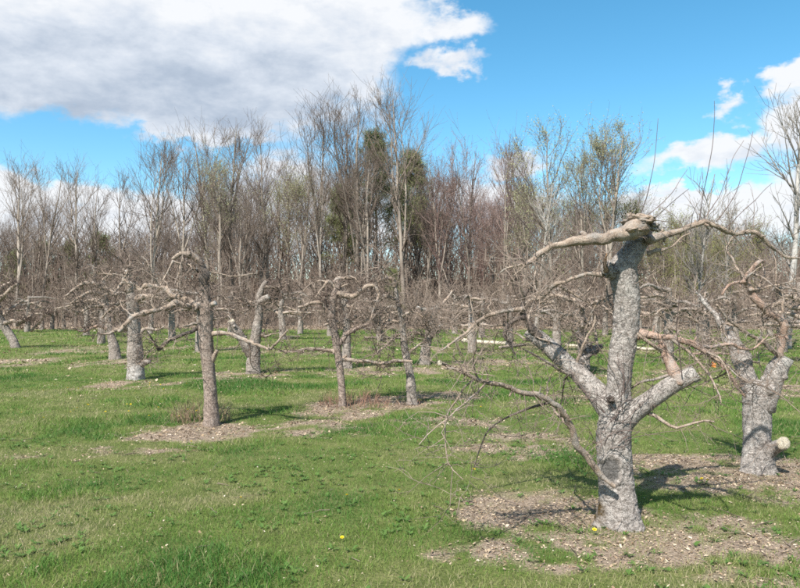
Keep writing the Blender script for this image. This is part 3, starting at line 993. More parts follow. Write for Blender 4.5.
# --- the big near tree
GA = 'pruned apple trees in the orchard'
rootA, convA, trunkA, _ = apple_tree(
    'largest nearest apple tree, thick scaly grey trunk forking into three limbs',
    [(619, 523, 36), (617, 500, 33), (615, 470, 33), (614, 445, 32.5), (615, 425, 33), (617, 408, 30), (618, 390, 24.5), (620, 365, 24), (623, 345, 25), (626, 325, 25),
     (627, 300, 25.5), (625, 280, 27), (624, 266, 26), (630, 255, 23, 0.06), (636, 245, 21, 0.11), (641, 235, 20, 0.12), (644, 227, 17, 0.08), (646, 221, 11, 0.02)],
    [L([(644, 226, 15), (630, 231, 14), (615, 234, 12), (600, 237, 11), (585, 240, 10.5), (570, 242, 8.5), (555, 246, 7.2), (541, 252, 5.8), (530, 258, 4.4), (522, 265, 3.2), (515, 272, 2.3), (508, 285, 1.2)], bough=False, slope=-0.2, dd=-0.19, rough=0.26),
     L([(552, 247, 5), (540, 252, 4.2), (526, 262, 3), (512, 264, 2.2), (498, 272, 1.2)], slope=0.3, dd=-0.33, mat='limb', swell=False),
     L([(585, 239, 8), (583, 234, 6.5), (581, 232, 4)], slope=0, dd=-0.10, knobs=False, cut='cut_grey'),
     L([(648, 240, 10), (665, 235, 7.5), (682, 229, 6.5), (700, 222, 6.5), (712, 224, 6), (725, 230, 5.5), (740, 232, 5), (755, 234, 5), (765, 242, 5), (776, 249, 4), (790, 256, 3), (806, 255, 2)], slope=0.22, mat='limb', bough=False),
     L([(648, 254, 5), (656, 250, 4), (668, 245, 2.6), (690, 231, 1.6)], slope=-0.2, mat='limb', dd=-0.05, bough=False),
     L([(603, 275, 5), (588, 275, 4), (572, 279, 4), (556, 284, 5), (545, 292, 4.2), (535, 297, 3)], slope=0.5, mat='limb'),
     L([(560, 286, 3), (575, 296, 2.6), (592, 306, 2)], slope=0.2, dd=0.25, mat='limb'),
     L([(617, 424, 22), (606, 404, 22), (590, 385, 20), (570, 366, 18), (550, 348, 17.5), (538, 338, 17), (528, 332, 12)], slope=0.35, mat='old_bark', rough=0.13, cut='cut_grey', cutr=0.95, knobs=False, label='thick scaly grey limb slanting up left from the fork'),
     L([(540, 338, 8), (528, 323, 7), (523, 311, 6.5), (524, 300, 4.5), (527, 292, 3.2), (533, 289, 2)], slope=0.1, dd=0.26, mat='limb_dark'),
     L([(523, 309, 5.5), (510, 311, 4.8), (497, 315, 4.6), (485, 319, 4.2), (470, 330, 3.6), (455, 342, 2.6), (436, 353, 1.6)], slope=-0.35, dd=0.26, mat='limb'),
     L([(525, 317, 5), (513, 320, 4.4), (506, 328, 4.2), (505, 336, 3.6), (511, 343, 3), (514, 352, 2), (517, 361, 1.2)], slope=-0.2, dd=0.26, mat='limb_dark'),
     L([(572, 368, 10), (586, 355, 8.5), (602, 347, 6)], slope=0.4, dd=0.26, mat='old_bark'),
     L([(588, 354, 6), (583, 341, 5.5), (577, 331, 5)], slope=0.3, dd=0.3, mat='old_bark', cut='cut_grey'),
     L([(619, 426, 22), (632, 413, 20), (645, 404, 17.5), (660, 393, 16.5), (675, 383, 16.5), (688, 376, 16.5), (695, 373.5, 15.5)], slope=-0.2, mat='old_bark', rough=0.11, cut='cut_grey', knobs=False, face=(0.25, -0.25, 0.3), label='thick grey limb stub angled right with a sawn end'),
     L([(681, 384, 8.5), (677, 375, 9.2), (671, 364, 9.2), (665, 350, 7.5), (660, 338, 6)], slope=0.35, dd=-0.16, mat='limb_pink'),
     L([(634, 333, 11), (648, 334, 9), (660, 336, 7.5), (672, 337, 6.5), (686, 341, 6.2), (700, 349, 5.8), (712, 358, 5), (724, 368, 4.2), (734, 381, 3.8), (744, 397, 3)], slope=-0.1, mat='limb_pink'),
     L([(672, 338, 5), (690, 343, 4.2), (708, 347, 4), (730, 347, 3.8), (748, 350, 3), (764, 340, 2)], slope=0.4, mat='limb_pink'),
     L([(615, 487, 5, -0.2), (606, 480, 5, -0.19), (600, 475, 7, -0.18), (592, 464, 7.5, -0.2), (585, 452, 7.5, -0.22), (578, 440, 7.2, -0.26), (571, 427, 6.8, -0.3), (562, 415, 6.4, -0.35), (551, 404, 6.2, -0.4), (540, 398, 5.8, -0.44), (525, 393, 5.2, -0.5), (505, 387, 5, -0.57), (490, 384, 4.6, -0.62), (475, 378, 4.2, -0.68), (455, 369, 3.6, -0.75), (439, 363, 3.2, -0.8)],
       mat='limb', cut='cut', cutr=1.5, face=(-0.2, -0.6, 0.2), swell=False, rough=0.13, label='long brown low limb drooping left, torn at the trunk and pale at its sawn tip'),
     L([(548, 403, 3), (530, 408, 2.4), (506, 418, 2), (489, 430, 1.7), (481, 446, 1.5), (473, 470, 1)], slope=0.3, dd=-0.42, mat='limb_dark', knobs=False),
     ],
    seed=11, bark='old_bark', detail=2.0, boughs=40, twigs=1000, tw_len=(0.08, 0.5), tw_up=0.1, flare=0.27, rough=0.13, twig_mat='twig', subs=2,
    marks=(('scar', 607, 467, 9, 13), ('moss', 596, 510, 7, 14)),
    shoots=[L([(549, 247, 3), (538, 241, 2.8), (525, 226, 2.6), (514, 211, 2.3), (510, 190, 1.9), (510, 170, 1.6), (509, 136, 1)], dd=-0.3),
            L([(699, 222, 2.6), (702, 200, 2), (707, 170, 1.7), (714, 130, 1.4), (716, 100, 1)], dd=0.1),
            L([(703, 221, 2.2), (718, 193, 1.7), (731, 165, 1.4), (743, 138, 1)], dd=0.1, slope=0.2),
            L([(716, 222, 2.2), (733, 195, 1.7), (746, 160, 1.4), (755, 130, 1)], dd=0.12, slope=-0.2),
            L([(640, 216, 2.2), (648, 190, 1.8), (656, 155, 1.4), (658, 120, 1)]),
            L([(644, 218, 2), (668, 197, 1.5), (687, 168, 1)], slope=0.3),
            L([(650, 222, 2), (667, 207, 1.6), (690, 188, 1)], slope=-0.3),
            L([(725, 228, 2), (748, 206, 1.6), (772, 182, 1)], dd=0.15, slope=0.4),
            L([(586, 240, 1.8), (566, 215, 1.4), (548, 196, 1)], dd=-0.15, slope=0.4),
            L([(682, 376, 2.4), (676, 330, 2), (680, 280, 1.6), (684, 236, 1.1)], dd=-0.2, mat='shoot'),
            L([(478, 381, 1.7), (474, 400, 1.4), (472, 421, 1)], dd=-0.67, mat='twig'),
            L([(514, 390, 2), (518, 408, 1.6), (521, 424, 1)], dd=-0.54, mat='twig'),
            L([(496, 386, 1.6), (492, 406, 1.3), (489, 412, 1)], dd=-0.6, mat='twig'),
            L([(440, 362, 1.3), (440, 352, 1.1), (439, 344, 1)], dd=-0.8, mat='twig'),
            L([(470, 376, 1.8), (460, 356, 1.4), (452, 340, 1)], dd=-0.7, slope=-0.3, mat='twig')])

# knobby broken crest, torn wood, healed scar and moss of the near tree
def lumpy(name, cx, cy, rx, ry, rz, dd, mat, seed, parent=None, root=None, conv=None, rough=0.3, tilt=0.0):
    c = conv([(cx, cy, 1, dd)])[0][0]
    n, m_ = 48, 30
    th = np.arange(n) / n * 2 * math.pi
    ph = np.linspace(0.02, math.pi - 0.02, m_)
    TH, PH = np.meshgrid(th, ph)
    S = np.stack([np.sin(PH) * np.cos(TH), np.sin(PH) * np.sin(TH), np.cos(PH)], -1).reshape(-1, 3)
    rr = 1 + (fbm(S * 1.0, 1.9, 3, seed) - 0.5) * 2 * rough * 1.6 + (fbm(S, 5, 4, seed + 4) - 0.5) * rough * 1.6
    V = S * rr[:, None] * np.array([rx, ry, rz])
    ct, st = math.cos(tilt), math.sin(tilt)
    V = np.stack([V[:, 0] * ct + V[:, 2] * st, V[:, 1], -V[:, 0] * st + V[:, 2] * ct], -1) + c
    k = np.arange(m_ - 1)[:, None]; s = np.arange(n)[None, :]; s2 = (s + 1) % n
    Q = np.stack([k * n + s, k * n + s2, (k + 1) * n + s2, (k + 1) * n + s], -1).reshape(-1, 4)
    return obj(name, mesh_np(name, V, None, Q, M[mat]), parent or root)


lumpy('crest_knob', 640, 222, 0.10, 0.17, 0.045, -0.10, 'limb', 3, root=rootA, conv=convA, rough=0.3, tilt=0.15)
lumpy('crest_knob', 627, 231, 0.10, 0.15, 0.035, -0.14, 'limb', 6, root=rootA, conv=convA, rough=0.35, tilt=-0.15)  # extra lump under the crest, behind the limb, added to shade the neck
lumpy('crest_knob', 650, 226, 0.055, 0.07, 0.03, -0.15, 'old_bark', 8, root=rootA, conv=convA, rough=0.5, tilt=0.5)
lumpy('crest_knob', 630, 218, 0.03, 0.05, 0.035, -0.08, 'limb', 5, root=rootA, conv=convA, rough=0.5)
lumpy('trunk_shoulder', 609, 270, 0.055, 0.07, 0.06, -0.02, 'old_bark', 9, root=rootA, conv=convA, rough=0.35)
lumpy('fork_knot', 611, 400, 0.03, 0.03, 0.025, -0.125, 'limb_dark', 17, parent=trunkA, conv=convA, rough=0.4)
P_, R_ = convA([(606, 272, 6, -0.09), (605, 264, 4.0, -0.10), (606, 258, 2.2, -0.10), (607, 253, 0.8, -0.10)])
V, T, Q, _ = limb_tube(*catmull(P_, R_, 0.01), 9, 0.35, 4, 0, 20)
obj('torn_wood', mesh_np('torn_wood', V, T, Q, M['cut_orange']), rootA)
# dark suckers scribbling over the trunk of the near tree
rngA = np.random.default_rng(5)
S = np.array([convA([(612 + rngA.uniform(-14, 16), rngA.uniform(395, 450), 1, -0.15)])[0][0] for _ in range(26)])
D = np.stack([rngA.normal(size=26), -np.abs(rngA.normal(size=26)) * 0.4, rngA.uniform(0.2, 1.3, 26)], -1)
Ls = rngA.uniform(0.15, 0.55, 26)
P1, R1 = grow(S, D, Ls, np.full(26, 0.0032), np.full(26, 0.0015), 8, 0.03, 0.16, rngA, 0.12)
S2, D2, rd, _, _ = sprout(P1, R1, 2, 0.2, 0.9, 0.8, rngA)
P2, R2 = grow(S2, D2, np.repeat(Ls, 2) * 0.5, np.full(52, 0.002), np.full(52, 0.0013), 6, 0.03, 0.2, rngA)
V, Q = join([tubes(P1, R1, 4, rng=rngA), tubes(P2, R2, 3, rng=rngA)])
obj('trunk_suckers', mesh_np('trunk_suckers', V, None, Q, M['shoot']), rootA, kind='stuff')

# --- second near tree at the right edge
rootB, convB, trunkB, _ = apple_tree(
    'squat grey apple tree at right with a pale sawn stub low on its side',
    [(757, 471, 29), (757, 455, 26.5), (757, 435, 25), (757, 415, 26), (757, 398, 26), (757, 388, 22), (758, 380, 14)],
    [L([(756, 402, 20), (750, 384, 17), (745, 368, 15), (738, 352, 14), (732, 342, 12), (725, 337, 9)], slope=0.2, mat='old_bark'),
     L([(736, 348, 9), (728, 333, 7), (718, 320, 6.5), (708, 306, 5), (699, 294, 3.6)], slope=0.3, dd=0.1, mat='old_bark', cut='cut_grey'),
     L([(762, 408, 20), (768, 392, 19), (774, 377, 18), (780, 366, 17), (785, 359, 15.5)], slope=-0.15, mat='old_bark', cut='cut_grey', face=(0.3, -0.3, 0.4)),
     L([(778, 370, 7), (781, 345, 7), (785, 326, 8), (781, 317, 8.5), (770, 310, 8.5), (757, 298, 8), (750, 288, 7), (745, 280, 6), (748, 273, 5), (756, 265, 4.6), (763, 262, 3.5)], slope=-0.12, mat='limb_pink', cut='cut_orange'),
     L([(746, 281, 4.4), (736, 282, 3.4), (726, 286, 3), (721, 296, 2)], slope=-0.2, dd=-0.14, mat='limb_pink'),
     L([(750, 290, 3), (765, 288, 2.4), (782, 284, 2), (803, 280, 1.5)], slope=0.3, dd=-0.14, mat='limb'),
     L([(780, 356, 5), (764, 343, 4.4), (748, 336, 4), (732, 322, 3.6), (716, 306, 2.6)], slope=-0.3, dd=-0.1, mat='limb'),
     L([(764, 456, 13, -0.02), (773, 449, 11.5, -0.10), (780, 445, 11, -0.19), (784, 443, 10.5, -0.27)], mat='old_bark', cut='cut', face=(0.1, -1.3, 0.1), cutr=1.05, knobs=False),
     L([(752, 385, 4), (735, 372, 3), (722, 360, 2.6), (708, 352, 2)], slope=-0.5, mat='limb')],
    seed=23, bark='old_bark', detail=1.5, twigs=250, tw_len=(0.12, 0.6), tw_up=0.1, flare=0.22, rough=0.12, subs=2,
    shoots=[L([(757, 298, 2), (765, 270, 1.6), (772, 235, 1)], dd=-0.1), L([(770, 312, 2), (778, 280, 1.5), (792, 250, 1)], dd=-0.1)])

# --- middle distance, traced one by one
rootC, convC, trunkC, _ = apple_tree(
    'slim brown apple tree with a hooked bare top standing in a ring of dead leaves',
    [(212, 424, 16), (211, 405, 13.5), (209.5, 380, 13), (207, 352, 13.5), (206, 330, 14.5), (206, 312, 15), (204.5, 298, 11), (204, 286, 9.5), (203.5, 278, 8)],
    [L([(204, 287, 9), (204, 280, 8.4), (203, 271, 8), (200, 262, 7.2), (197, 258, 6)], slope=0.0, mat='limb_dark'),  # dark brown bark, shade of this upright piece put into its colour
     L([(199, 261, 6), (195, 256.5, 7), (190, 254, 6.8), (182, 255, 6), (175, 258, 5), (171, 260, 3)], slope=-0.25, mat='limb'),
     L([(172, 261, 2.6), (180, 263.5, 2.4), (190, 265, 2.2), (198, 271, 2), (214, 273, 1.8), (232, 277, 1.5), (258, 273, 1)], slope=0.3, dd=-0.12, mat='limb'),
     L([(173, 261, 2.4), (166, 274, 1.8), (159, 287, 1.1)], slope=-0.3, dd=-0.12, mat='limb'),
     L([(206, 306, 9), (196, 306, 7.5), (185, 305, 6.5), (176, 303, 7), (171, 307, 5.5), (160, 310, 5), (150, 312, 5), (140, 313, 5), (132, 318, 4.6), (125, 326, 4), (119, 332, 3)], slope=-0.4, mat='limb'),
     L([(198, 305, 6.5), (184, 298, 6), (173, 295, 6), (165, 289, 5.4), (155, 287, 5), (146, 286, 4.6), (140, 290, 4), (132, 284, 4), (125, 280, 3.4), (127, 269, 1.8)], slope=0.15, mat='limb'),
     L([(207, 309, 6), (211, 305, 6), (215, 303, 5.5)], slope=-0.3, mat='limb', cut='cut_grey', knobs=False),
     L([(210, 334, 5), (222, 333, 4.4), (236, 336, 4.2), (250, 342, 4), (262, 348, 3.4), (270, 350, 3), (278, 342, 2.4), (288, 331, 1.6)], slope=-0.3, mat='limb'),
     L([(203, 323, 6), (192, 331, 4.4), (180, 336, 4), (172, 339, 3.8), (163, 345, 3.4), (158, 349, 3.2), (154, 341, 2.4), (147, 330, 1.6)], slope=-0.3, mat='limb_dark'),
     L([(211, 362, 6), (215, 355, 5), (217, 350, 3.5)], slope=-0.4, mat='limb', knobs=False)],
    seed=31, bark='brown_bark', detail=1.2, twigs=250, tw_len=(0.12, 0.7), tw_up=0.15, flare=0.2, rough=0.08,
    shoots=[L([(215, 356, 2), (218, 340, 1.8), (219, 316, 1.2)], dd=-0.08), L([(208, 300, 2.4), (212, 290, 2), (220, 285, 1.7), (233, 280, 1.1)], dd=-0.05)])
rootD, convD, trunkD, _ = apple_tree(
    'slender forked apple tree with reddish suckers at its foot, long low limbs reaching sideways',
    [(343, 405, 9), (342, 390, 8.2), (340, 370, 8.4), (337.5, 350, 9), (335, 335, 9), (332.5, 324, 8.4), (331, 316, 8)],
    [L([(331, 318, 8), (333, 302, 7), (336, 293, 7), (337, 286, 7), (335, 280, 6)], slope=0, mat='brown_bark'),
     L([(330, 314, 6), (325, 308, 4.6), (322, 303.5, 4), (315, 302, 3.6), (308, 304, 3.2), (298, 307, 2.4)], slope=-0.4, mat='limb'),
     L([(336, 287, 6), (330, 283, 5), (326, 283, 4), (321, 290, 1.8), (315, 297, 1.1)], slope=-0.3, mat='limb'),
     L([(336, 282, 5), (339, 278, 4.4), (348, 278, 3.8), (356, 280, 3.2), (361, 287, 2)], slope=0.2, mat='limb'),
     L([(338, 293, 7), (348, 296, 5.6), (355, 294, 5), (362, 290, 4.4), (370, 286, 4.2), (376, 287, 3.6), (379, 293, 3), (378, 301, 2.6), (373, 312, 2), (370, 320, 1.3)], slope=-0.25, mat='limb'),
     L([(337, 346, 6.5), (344, 338, 6), (350, 332, 5.2), (358, 328, 4.2), (367, 326, 3.4), (378, 325, 3), (392, 324, 2)], slope=0.3, mat='brown_bark'),
     L([(336, 352, 5), (326, 349, 4), (315, 348, 3.4), (304, 349, 3), (290, 352, 2.4), (279, 351, 1.4)], slope=-0.3, mat='limb'),
     L([(341, 359, 5), (355, 361, 4.2), (375, 362.5, 4), (400, 361, 3.4), (412, 360, 2.5)], slope=-0.15, mat='limb')],
    seed=37, bark='brown_bark', detail=1.0, twigs=250, tw_len=(0.12, 0.8), flare=0.2, rough=0.09)
rootE, convE, trunkE, _ = apple_tree(
    'thin crooked grey apple tree just right of the slender forked one',
    [(413, 404, 10), (411.5, 392, 9.5), (411, 386, 10.5), (410, 375, 8.6), (407, 360, 8.6), (404, 345, 7.6), (402.5, 328, 6.6), (400, 312, 5.4), (397, 298, 4.6), (395, 285, 4)],
    [L([(395, 299, 3), (386, 297, 2.6), (379, 303, 2), (372, 318, 1.3)], mat='limb'),
     L([(395, 287, 4), (391, 279, 4.6), (383, 279, 3.2), (377, 282, 2)], mat='limb', cut='cut'),
     L([(403, 333, 3.2), (392, 339, 2.6), (380, 349, 2.2), (373, 358, 1.4)], mat='limb', slope=-0.3),
     L([(406, 357, 3.4), (414, 348, 2.6), (424, 340, 1.8), (432, 330, 1.2)], mat='limb'),
     L([(401, 322, 3.4), (388, 322, 2.6), (375, 327, 2), (364, 330, 1.3)], mat='limb'),
     L([(401, 318, 3), (412, 312, 2.4), (424, 318, 1.8)], mat='limb')],
    seed=41, bark='old_bark_far', detail=1.0, twigs=260, tw_len=(0.12, 0.8), flare=0.2, rough=0.12)
rootF, convF, trunkF, _ = apple_tree(
    'stout apple tree with a pale whitish trunk foot, left of the hooked top tree',
    [(136, 380, 16), (135.5, 366, 15.5), (135, 345, 14.5), (134, 325, 13), (133, 308, 11.5), (131, 298, 10.5), (130, 289, 8), (129, 284, 5)],
    [L([(131, 302, 8), (140, 298, 6.4), (151, 296, 5), (162, 299, 3)], mat='limb'),
     L([(130, 292, 8), (127, 284, 7), (125, 279, 5), (126, 271, 3)], mat='limb', slope=-0.3, cut='cut_grey'),
     L([(131, 303, 6), (122, 302, 4), (112, 309, 2.8), (102, 318, 1.6)], mat='limb'),
     L([(130, 292, 6), (135, 284, 4), (140, 290, 3), (150, 287, 2)], mat='limb'),
     L([(130, 290, 5), (122, 283, 3.6), (117, 289, 2.4), (110, 296, 1.6)], mat='limb'),
     L([(140, 365, 7), (147, 362, 6), (150, 361, 5)], mat='old_bark_far', slope=-0.4, knobs=False),
     L([(136, 335, 5), (147, 328, 3.6), (158, 330, 2), (166, 325, 1.2)], mat='limb'),
     L([(133, 330, 5), (121, 328, 3.6), (108, 334, 2.4), (97, 333, 1.3)], mat='limb', slope=-0.5)],
    seed=43, marks=(('pale', 136, 374, 22, 12),), bark='old_bark_far', detail=1.0, twigs=230, tw_len=(0.12, 0.7), flare=0.15, rough=0.12)
apple_tree('pale grey apple tree with a stub forking left, between the hooked and the forked tree',
    [(253, 374, 13.5), (253.5, 358, 12.5), (255, 342, 11), (257, 328, 9.5), (259, 314, 8.4), (258, 302, 7), (260, 294, 7.5), (264, 285, 6), (266, 281, 4)],
    [L([(252, 354, 10), (246, 345, 9), (239, 334, 8.6), (233, 326, 8), (231, 321, 7)], mat='old_bark_far', slope=-0.3, cut='cut'),
     L([(259, 302, 7), (264, 299, 7), (268, 297, 6)], mat='old_bark_far', slope=-0.4, cut='cut_grey', knobs=False),
     L([(264, 287, 4), (272, 287, 3), (279, 290, 2), (284, 298, 1.2)], mat='limb'),
     L([(258, 306, 4), (248, 303, 2.6), (240, 308, 1.6)], mat='limb'),
     L([(257, 332, 4), (266, 336, 3), (272, 334, 2)], mat='limb'),
     L([(259, 298, 3), (272, 299, 2.4), (284, 297, 1.6)], mat='limb')],
    seed=47, bark='old_bark_far', detail=1.0, twigs=250, tw_len=(0.15, 0.75), flare=0.15)
apple_tree('grey apple tree half hidden behind the slender forked one',
    [(347, 368, 10), (346.5, 352, 9.4), (346.5, 335, 9), (347, 318, 8.4), (345, 303, 7.5), (342, 293, 6.5)],
    [L([(345, 305, 5), (355, 308, 3.2), (368, 318, 1.8)], mat='limb'), L([(343, 296, 5), (333, 293, 3.4), (322, 300, 2)], mat='limb'),
     L([(347, 322, 5), (358, 316, 3.6), (372, 316, 2.2), (384, 310, 1.3)], mat='limb'), L([(346, 326, 4), (334, 322, 3), (322, 326, 2)], mat='limb')],
    seed=53, bark='old_bark_far', twigs=250, tw_len=(0.15, 0.75), flare=0.15)
apple_tree('leaning grey apple tree with a dark stub, right of the thin crooked tree',
    [(424, 364, 10), (425.5, 350, 9.4), (429, 335, 9), (432, 322, 8.4), (435, 313, 8), (438, 305, 6.5)],
    [L([(436, 309, 4.4), (428, 310, 4), (422, 309, 3.6), (417, 307, 3)], mat='cut_grey', slope=-0.3),
     L([(430, 337, 6), (436, 330, 5.6), (441, 325, 5)], mat='limb_dark', slope=-0.3, cut='cut_grey', knobs=False),
     L([(433, 322, 4), (445, 318, 3), (458, 322, 1.8)], mat='limb'), L([(428, 338, 4), (416, 332, 3), (404, 336, 1.8)], mat='limb'),
     L([(437, 307, 4), (446, 300, 3), (452, 290, 1.8)], mat='limb')],
    seed=59, bark='old_bark_far', twigs=250, tw_len=(0.15, 0.8), flare=0.15)
apple_tree('leaning apple tree cut by the left edge of the picture',
    [(17, 348, 9), (13, 340, 9), (7, 331, 9), (2, 323, 9), (-2, 312, 8), (-4, 300, 6)],
    [L([(3, 324, 5), (12, 321, 3.8), (20, 321, 3.4), (31, 316, 2)], mat='limb', slope=-0.4), L([(-3, 302, 5), (5, 295, 4.4), (11, 289, 3.8), (17, 284, 2.6)], mat='limb', slope=-0.3),
     L([(-4, 300, 5), (2, 287, 3.6), (11, 283, 2.6), (18, 285, 1.6)], mat='limb'), L([(-3, 305, 5), (-18, 296, 4), (-30, 300, 2)], mat='limb'),
     L([(0, 318, 4), (12, 308, 3), (24, 300, 2)], mat='limb'), L([(17, 325, 3), (28, 319, 2.4), (35, 312, 1.6)], mat='limb'),
     L([(31, 331, 2.4), (40, 322, 2), (48, 310, 1.4)], mat='limb', slope=-0.4)],
    seed=61, bark='old_bark_far', twigs=200, tw_len=(0.15, 0.9), flare=0.15, subs=4)
apple_tree('spreading apple tree with an arched pale top limb, behind the stout whitish footed tree',
    [(116, 359, 11), (114, 346, 10), (111, 336, 8), (108, 320, 6.6), (106, 302, 5.6), (104.5, 291, 5), (103, 281, 4)],
    [L([(104, 289, 5), (96, 284, 4.4), (86, 283, 4.2), (76, 288, 3), (66, 296, 1.8)], mat='limb', slope=-0.4), L([(103.5, 286, 4), (110, 290, 3.6), (117, 295, 2.6)], mat='limb'),
     L([(105, 296, 4), (92, 292, 3.6), (82, 296, 2.6), (70, 304, 1.6)], mat='limb'), L([(103, 280, 3), (108, 276, 2.4), (113, 268, 1.6)], mat='limb'),
     L([(109, 330, 4), (98, 326, 3.4), (84, 331, 2.6), (72, 328, 1.6)], mat='limb_pink', slope=-0.5), L([(110, 332, 4), (122, 326, 3), (134, 328, 1.8)], mat='limb'),
     L([(106, 305, 3.6), (94, 306, 3), (80, 312, 2), (70, 310, 1.3)], mat='limb')],
    seed=67, bark='old_bark_far', twigs=220, tw_len=(0.15, 0.9), flare=0.15, subs=4)

# --- the rows behind, one generator for all, every tree its own shape
def back_apple(x, ybase, h, w, label, seed, lean=0.0, nl=9, tw=260, group='apple trees in the far rows'):
    rng = np.random.default_rng(seed)
    t = [(x, ybase, w * 1.1), (x + lean * 0.3 + rng.uniform(-1, 1), ybase - h * 0.3, w), (x + lean * 0.6 + rng.uniform(-2, 2), ybase - h * 0.6, w * 0.8),
         (x + lean + rng.uniform(-2, 2), ybase - h * 0.85, w * 0.65), (x + lean + rng.uniform(-3, 3), ybase - h, w * 0.4)]
    lb = []
    for k in range(nl):
        f = rng.uniform(0.4, 0.98)
        i = min(int(f * 4), 3)
        bx = t[i][0] + (t[i + 1][0] - t[i][0]) * (f * 4 - i); by = ybase - h * f
        sg = -1 if k % 2 else 1
        r = h * rng.uniform(0.3, 0.75)
        rise = rng.uniform(-0.1, 0.35) * h * (1.05 - f)
        lb.append(L([(bx, by, w * 0.5), (bx + sg * r * 0.3, by - rise * 0.8 + rng.uniform(-2, 2), w * 0.4), (bx + sg * r * 0.65, by - rise + rng.uniform(-3, 3), w * 0.3),
                     (bx + sg * r, by - rise * 0.5 + rng.uniform(-2, 5), w * 0.15)], slope=rng.uniform(-0.9, 0.9), mat=('limb', 'old_bark_far', 'limb')[k % 3]))
    return apple_tree(label, t, lb, group=group, seed=seed, detail=0.5, twigs=tw, tw_len=(0.2, 1.15), flare=0.1, subs=3, boughs=22)


FAR = 'distant small grey apple tree in a back row near the wood'
back = [(27, 332, 36, 5.5, 'small apple tree standing behind the one at the left edge', 101, 2),
        (101, 344, 52, 7, 'apple tree seen through the twigs of the arched limb tree', 102, -3),
        (172, 341, 50, 6.5, 'far apple tree showing just left of the hooked top tree', 103, 2),
        (199, 352, 60, 5.5, 'pale thin apple trunk directly behind the hooked top tree', 104, -1),
        (283, 340, 50, 5.5, 'far apple tree right of the pale stub forked one', 105, 2),
        (300, 334, 40, 5, FAR, 106, 2),
        (472, 352, 58, 8, 'apple tree with a lumpy head beyond the tip of the long low limb', 107, 7),
        (482, 338, 44, 6.5, FAR, 108, -2),
        (510, 347, 52, 7, 'apple tree beyond the dark drooping limb of the nearest tree', 109, -3),
        (557, 352, 62, 8.5, 'pale trunked apple tree framed by the left fork of the nearest tree', 110, -3),
        (584, 372, 84, 11, 'apple tree directly behind the left fork of the nearest tree', 111, -4),
        (668, 362, 74, 10, 'apple tree seen beyond the right stub of the nearest tree', 112, 4),
        (706, 352, 60, 8, 'apple tree between the nearest tree and the right edge one', 113, -4),
        (655, 343, 52, 6.5, FAR, 114, 2), (640, 336, 38, 5, FAR, 115, -2), (735, 343, 52, 7, FAR, 116, 3), (782, 352, 66, 8, 'apple tree standing behind the squat tree at the right edge', 117, -3),
        (812, 362, 80, 10, 'apple tree cut by the right edge of the picture', 118, -4),
        (42, 330, 28, 4.5, FAR, 119, 1), (52, 329.5, 27, 4, FAR, 120, -1), (64, 329, 26, 4.5, FAR, 121, 1), (380, 340, 46, 5.5, FAR, 122, 1), (455, 334, 40, 5, FAR, 123, 2), (330, 336, 40, 5, FAR, 124, -2),
        (230, 336, 44, 5, FAR, 125, 1), (150, 334, 38, 4.6, FAR, 126, -1), (535, 336, 40, 5, FAR, 127, 1), (605, 335, 40, 5, FAR, 128, -1), (700, 335, 40, 5, FAR, 129, 1), (770, 336, 40, 5, FAR, 130, 1), (86, 336, 42, 5, FAR, 131, 1)]
PROTO = []
for i, (x, yb, h, w, lab, sd, ln) in enumerate(back):
    g = ground_pt(x, yb)
    size = h / F * ground_depth(yb)                     # metres tall
    if i < 9:
        r = back_apple(400, 358, 70, 9.5, lab, sd, ln * 1.2, tw=120)[0]
        PROTO.append((r, 70 / F * ground_depth(358)))
        base_h = PROTO[-1][1]
    else:
        src, base_h = PROTO[(i * 5 + 2) % 9]
        r = src.copy(); COL.objects.link(r)
        r['label'] = lab
        for ch in src.children:
            c = ch.copy(); COL.objects.link(c); c.parent = r
            for g2 in ch.children:
                c2 = g2.copy(); COL.objects.link(c2); c2.parent = c
    k = size / base_h
    r.location = g
    r.rotation_euler = (0, 0, (i * 2.399) % 6.28)
    r.scale = (k, k, k)


# --- dry stalks and suckers round two trunks
def stalks(name, label, x, y, n, rad, h, mat, seed):
    rng = np.random.default_rng(seed)
    c = ground_pt(x, y)
    th = rng.uniform(0, 2 * math.pi, n); r = rad * np.sqrt(rng.uniform(0.02, 1, n))
    S = np.stack([np.cos(th) * r, np.sin(th) * r * 0.8, np.full(n, -0.02)], -1)
    D = np.stack([np.cos(th) * 0.25, np.sin(th) * 0.25, np.ones(n)], -1) + rng.normal(size=(n, 3)) * 0.12
    hh = h * rng.uniform(0.35, 1.1, n) * (1 - 0.5 * r / rad)
    P1, R1 = grow(S, D, hh, np.full(n, 0.0042), np.full(n, 0.0022), 5, 0, 0.1, rng)
    S2, D2, rd, _, _ = sprout(P1, R1, 2, 0.3, 0.95, 0.6, rng)
    P2, R2 = grow(S2, D2, np.repeat(hh, 2) * 0.35, np.full(2 * n, 0.0028), np.full(2 * n, 0.002), 4, 0, 0.12, rng)
    V, Q = join([tubes(P1, R1, 3, rng=rng), tubes(P2, R2, 3, rng=rng)])
    o = obj(name, mesh_np(name, V, None, Q, M[mat]), label=label, category='stalks')
    o.location = c
    return o


stalks('dry_stalks', 'clump of dry tan stalks round the foot of the hooked top apple tree', 201, 420, 150, 0.42, 0.42, 'straw', 71)
stalks('sucker_shoots', 'reddish brown suckers round the foot of the slender forked apple tree', 354, 404, 140, 0.62, 0.32, 'sucker', 72)
stalks('sucker_shoots', 'thin brown stalks at the foot of the thin crooked apple tree', 400, 403, 40, 0.5, 0.2, 'sucker', 73)


